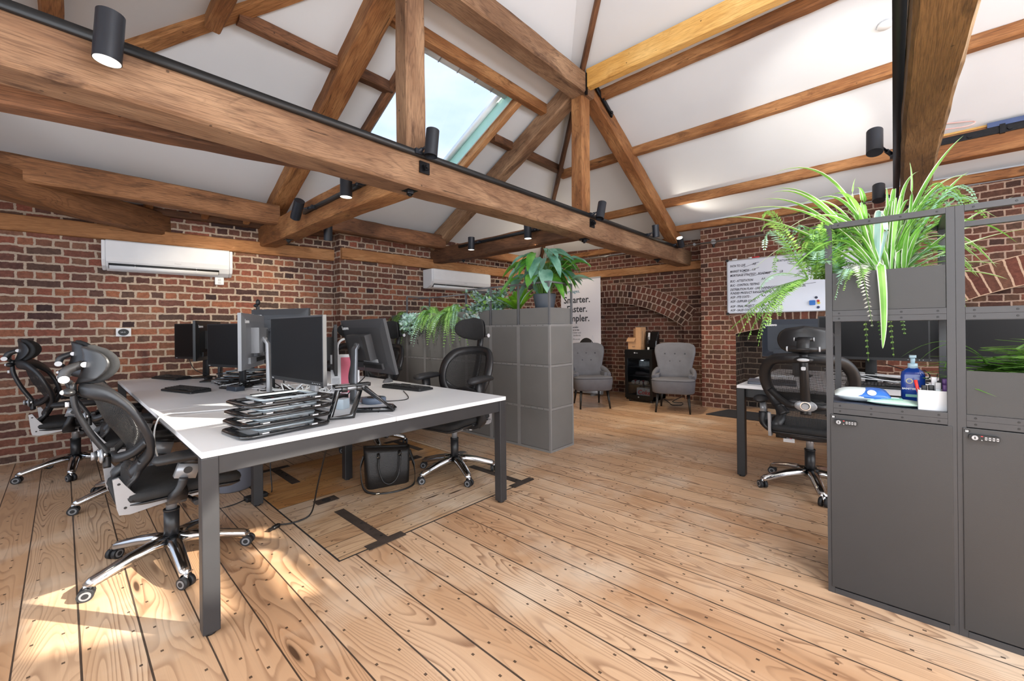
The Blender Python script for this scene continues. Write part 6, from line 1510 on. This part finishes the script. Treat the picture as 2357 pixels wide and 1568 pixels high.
for tip, mid in (((1690, 1335), (1500, 1090)), ((1650, 1230), (1480, 1080)), ((1560, 1250), (1470, 1100))): frond(b, bez(at(1330, 1060, .1), at(*mid, .02), at(*tip, -.02), 12), .034, f_green, rnd, 32)
b.build('fern', label='bright fern on the right of the spider plant, trailing below the trough', cat='plant', group='hanging ferns')
b = MB()
for yy, zt, L, m in ((.115, 1.2, .19, f_green), (.02, 1.2, .16, f_green), (.065, 1.21, .09, f_dark), (-.02, 1.21, .06, f_green)): frond(b, bez((2.70, yy, 1.43), (2.80, yy, 1.38), (2.79, yy - .02, zt - L), 12), .03, m, rnd, 30)
b.build('fern', label='small fern tips hanging behind the locker trough above the open shelf', cat='plant', group='hanging ferns')
# dark strap plant in the lower planter
b = MB(); rnd = random.Random(61); base = V((2.50, -.38, .995))
for k in range(38):
    a = rnd.uniform(0, 2 * PI); e = rnd.uniform(.3, 1.25); L = rnd.uniform(.16, .32); d = V((math.cos(a) * math.cos(e) * .7, math.sin(a) * math.cos(e), math.sin(e)))
    ribbon(b, [base + V((rnd.uniform(-.05, .05), rnd.uniform(-.12, .12), 0)) + d * L * t + V((0, 0, -.14 * t * t)) for t in [j / 8 for j in range(9)]], rnd.uniform(.010, .017), d_strap, d_strap if k % 4 else s_green)
for tip, mid in (((.13, .0), (.12, .10)), ((.20, .05), (.14, .12)), ((.26, .06), (.17, .13))): ribbon(b, bez(base + V((0, .08, 0)), base + V((0, .1 + mid[0] * .6, mid[1])), base + V((-.02, .1 + tip[0] , tip[1])), 10), .008, d_strap, s_green)
b.build('strap_leaf_plant', label='dark green narrow leaved plant in the planter beside the open locker shelf', cat='plant')
# ---------------------------------------------------------------- light
w = bpy.data.worlds.new('sky'); scene.world = w; w.use_nodes = True
nt = w.node_tree; bg = nt.nodes['Background']
tc = nt.nodes.new('ShaderNodeTexCoord'); nz = nt.nodes.new('ShaderNodeTexNoise'); nz.inputs['Scale'].default_value = 3.0; nz.inputs['Detail'].default_value = 5
mp = nt.nodes.new('ShaderNodeMapping'); mp.inputs['Scale'].default_value = (1, 1, 3)
nt.links.new(tc.outputs['Generated'], mp.inputs[0]); nt.links.new(mp.outputs[0], nz.inputs['Vector'])
rp = nt.nodes.new('ShaderNodeValToRGB'); rp.color_ramp.elements[0].position = .4; rp.color_ramp.elements[0].color = C((200, 217, 244)); rp.color_ramp.elements[1].position = .68; rp.color_ramp.elements[1].color = C((232, 238, 248))
nt.links.new(nz.outputs['Fac'], rp.inputs[0]); nt.links.new(rp.outputs[0], bg.inputs[0]); bg.inputs[1].default_value = 1.55

def lamp(name, typ, loc, energy, color=(1, 1, 1), target=None, **kw):
    d = bpy.data.lights.new(name, typ); d.energy = energy; d.color = color
    for k, v in kw.items(): setattr(d, k, v)
    o = bpy.data.objects.new(name, d); COL.objects.link(o); o.location = loc
    if target is not None: o.rotation_euler = (V(target) - V(loc)).to_track_quat('-Z', 'Y').to_euler()
    return o
sd = V((1.4, -2.1, 1.5)).normalized()
lamp('sun', 'SUN', (6, -8, 8), 15.0, (1.0, .93, .80), target=V((6, -8, 8)) - sd, angle=.009)
lamp('daylight_fill_windows', 'AREA', (-1.35, .6, 1.35), 115, (.93, .97, 1), target=(3, 1.2, 1.0), shape='RECTANGLE', size=6.5, size_y=1.6)  # area fill added along the window wall to light the room
lamp('daylight_fill_rear', 'AREA', (2.6, -4.9, 1.7), 215, (.96, .98, 1), target=(3.2, 2, 1.3), shape='RECTANGLE', size=7.5, size_y=2.8)  # area fill added across the open end behind the camera
lamp('roof_fill', 'POINT', (1.9, -2.6, 2.8), 120, (.95, .97, 1), shadow_soft_size=.5)  # point fill added out of view to brighten the roof slopes
lamp('roof_fill', 'POINT', (.95, -.95, 2.6), 185, (.95, .97, 1), shadow_soft_size=.5)  # second unseen point fill, added for the back and left slopes
WARM = (1, .84, .62)
def sp(loc, tgt, e, ang=1.1, col=WARM): lamp('spot_beam', 'SPOT', loc, e, col, tgt, spot_size=ang, spot_blend=.6, shadow_soft_size=.03)
sp((.127, 2.30, 2.26), (.05, 2.6, 0), 14); sp((1.50, 3.12, 2.22), (1.5, 3.2, 0), 22); sp((1.50, 4.19, 2.24), (1.35, 5.75, 1.45), 75, 1.2)
sp((3.80, 4.245, 2.27), (3.8, 4.5, 0), 22); sp((3.80, 3.225, 2.265), (5.2, 3.3, 0), 110, 1.4); sp((6.10, 2.28, 2.53), (5.9, 1.7, 3.1), 16, 1.8, (1, .9, .75)); sp((3.79, .095, 2.55), (5.0, .35, 3.45), 45, 1.1, (1, .95, .85))
sp((5.37, 2.28, 2.37), (5.9, 1.9, .2), 75, 1.4); sp((4.95, .09, 2.5), (5.6, .8, 3.2), 18, 1.4, (1, .92, .8))
sp((2.0, 4.6, 2.19), (3.2, 4.3, 1.3), 60, .9, (1, .96, .9))  # fern_spot
lamp('corner_lamp', 'POINT', (5.75, 4.35, 2.42), 13, WARM, shadow_soft_size=.05)
scene.view_settings.view_transform = 'Standard'
scene.view_settings.look = 'None'
scene.view_settings.exposure = 0.0
scene.cycles.use_denoising = True
scene.cycles.max_bounces = 5
scene.cycles.diffuse_bounces = 3
scene.cycles.glossy_bounces = 3
scene.cycles.transmission_bounces = 3
scene.cycles.transparent_max_bounces = 12
scene.cycles.sample_clamp_indirect = 6.0
scene.cycles.caustics_reflective = False
scene.cycles.caustics_refractive = False
scene.cycles.use_adaptive_sampling = True
scene.cycles.adaptive_threshold = 0.07
scene.render.use_persistent_data = False
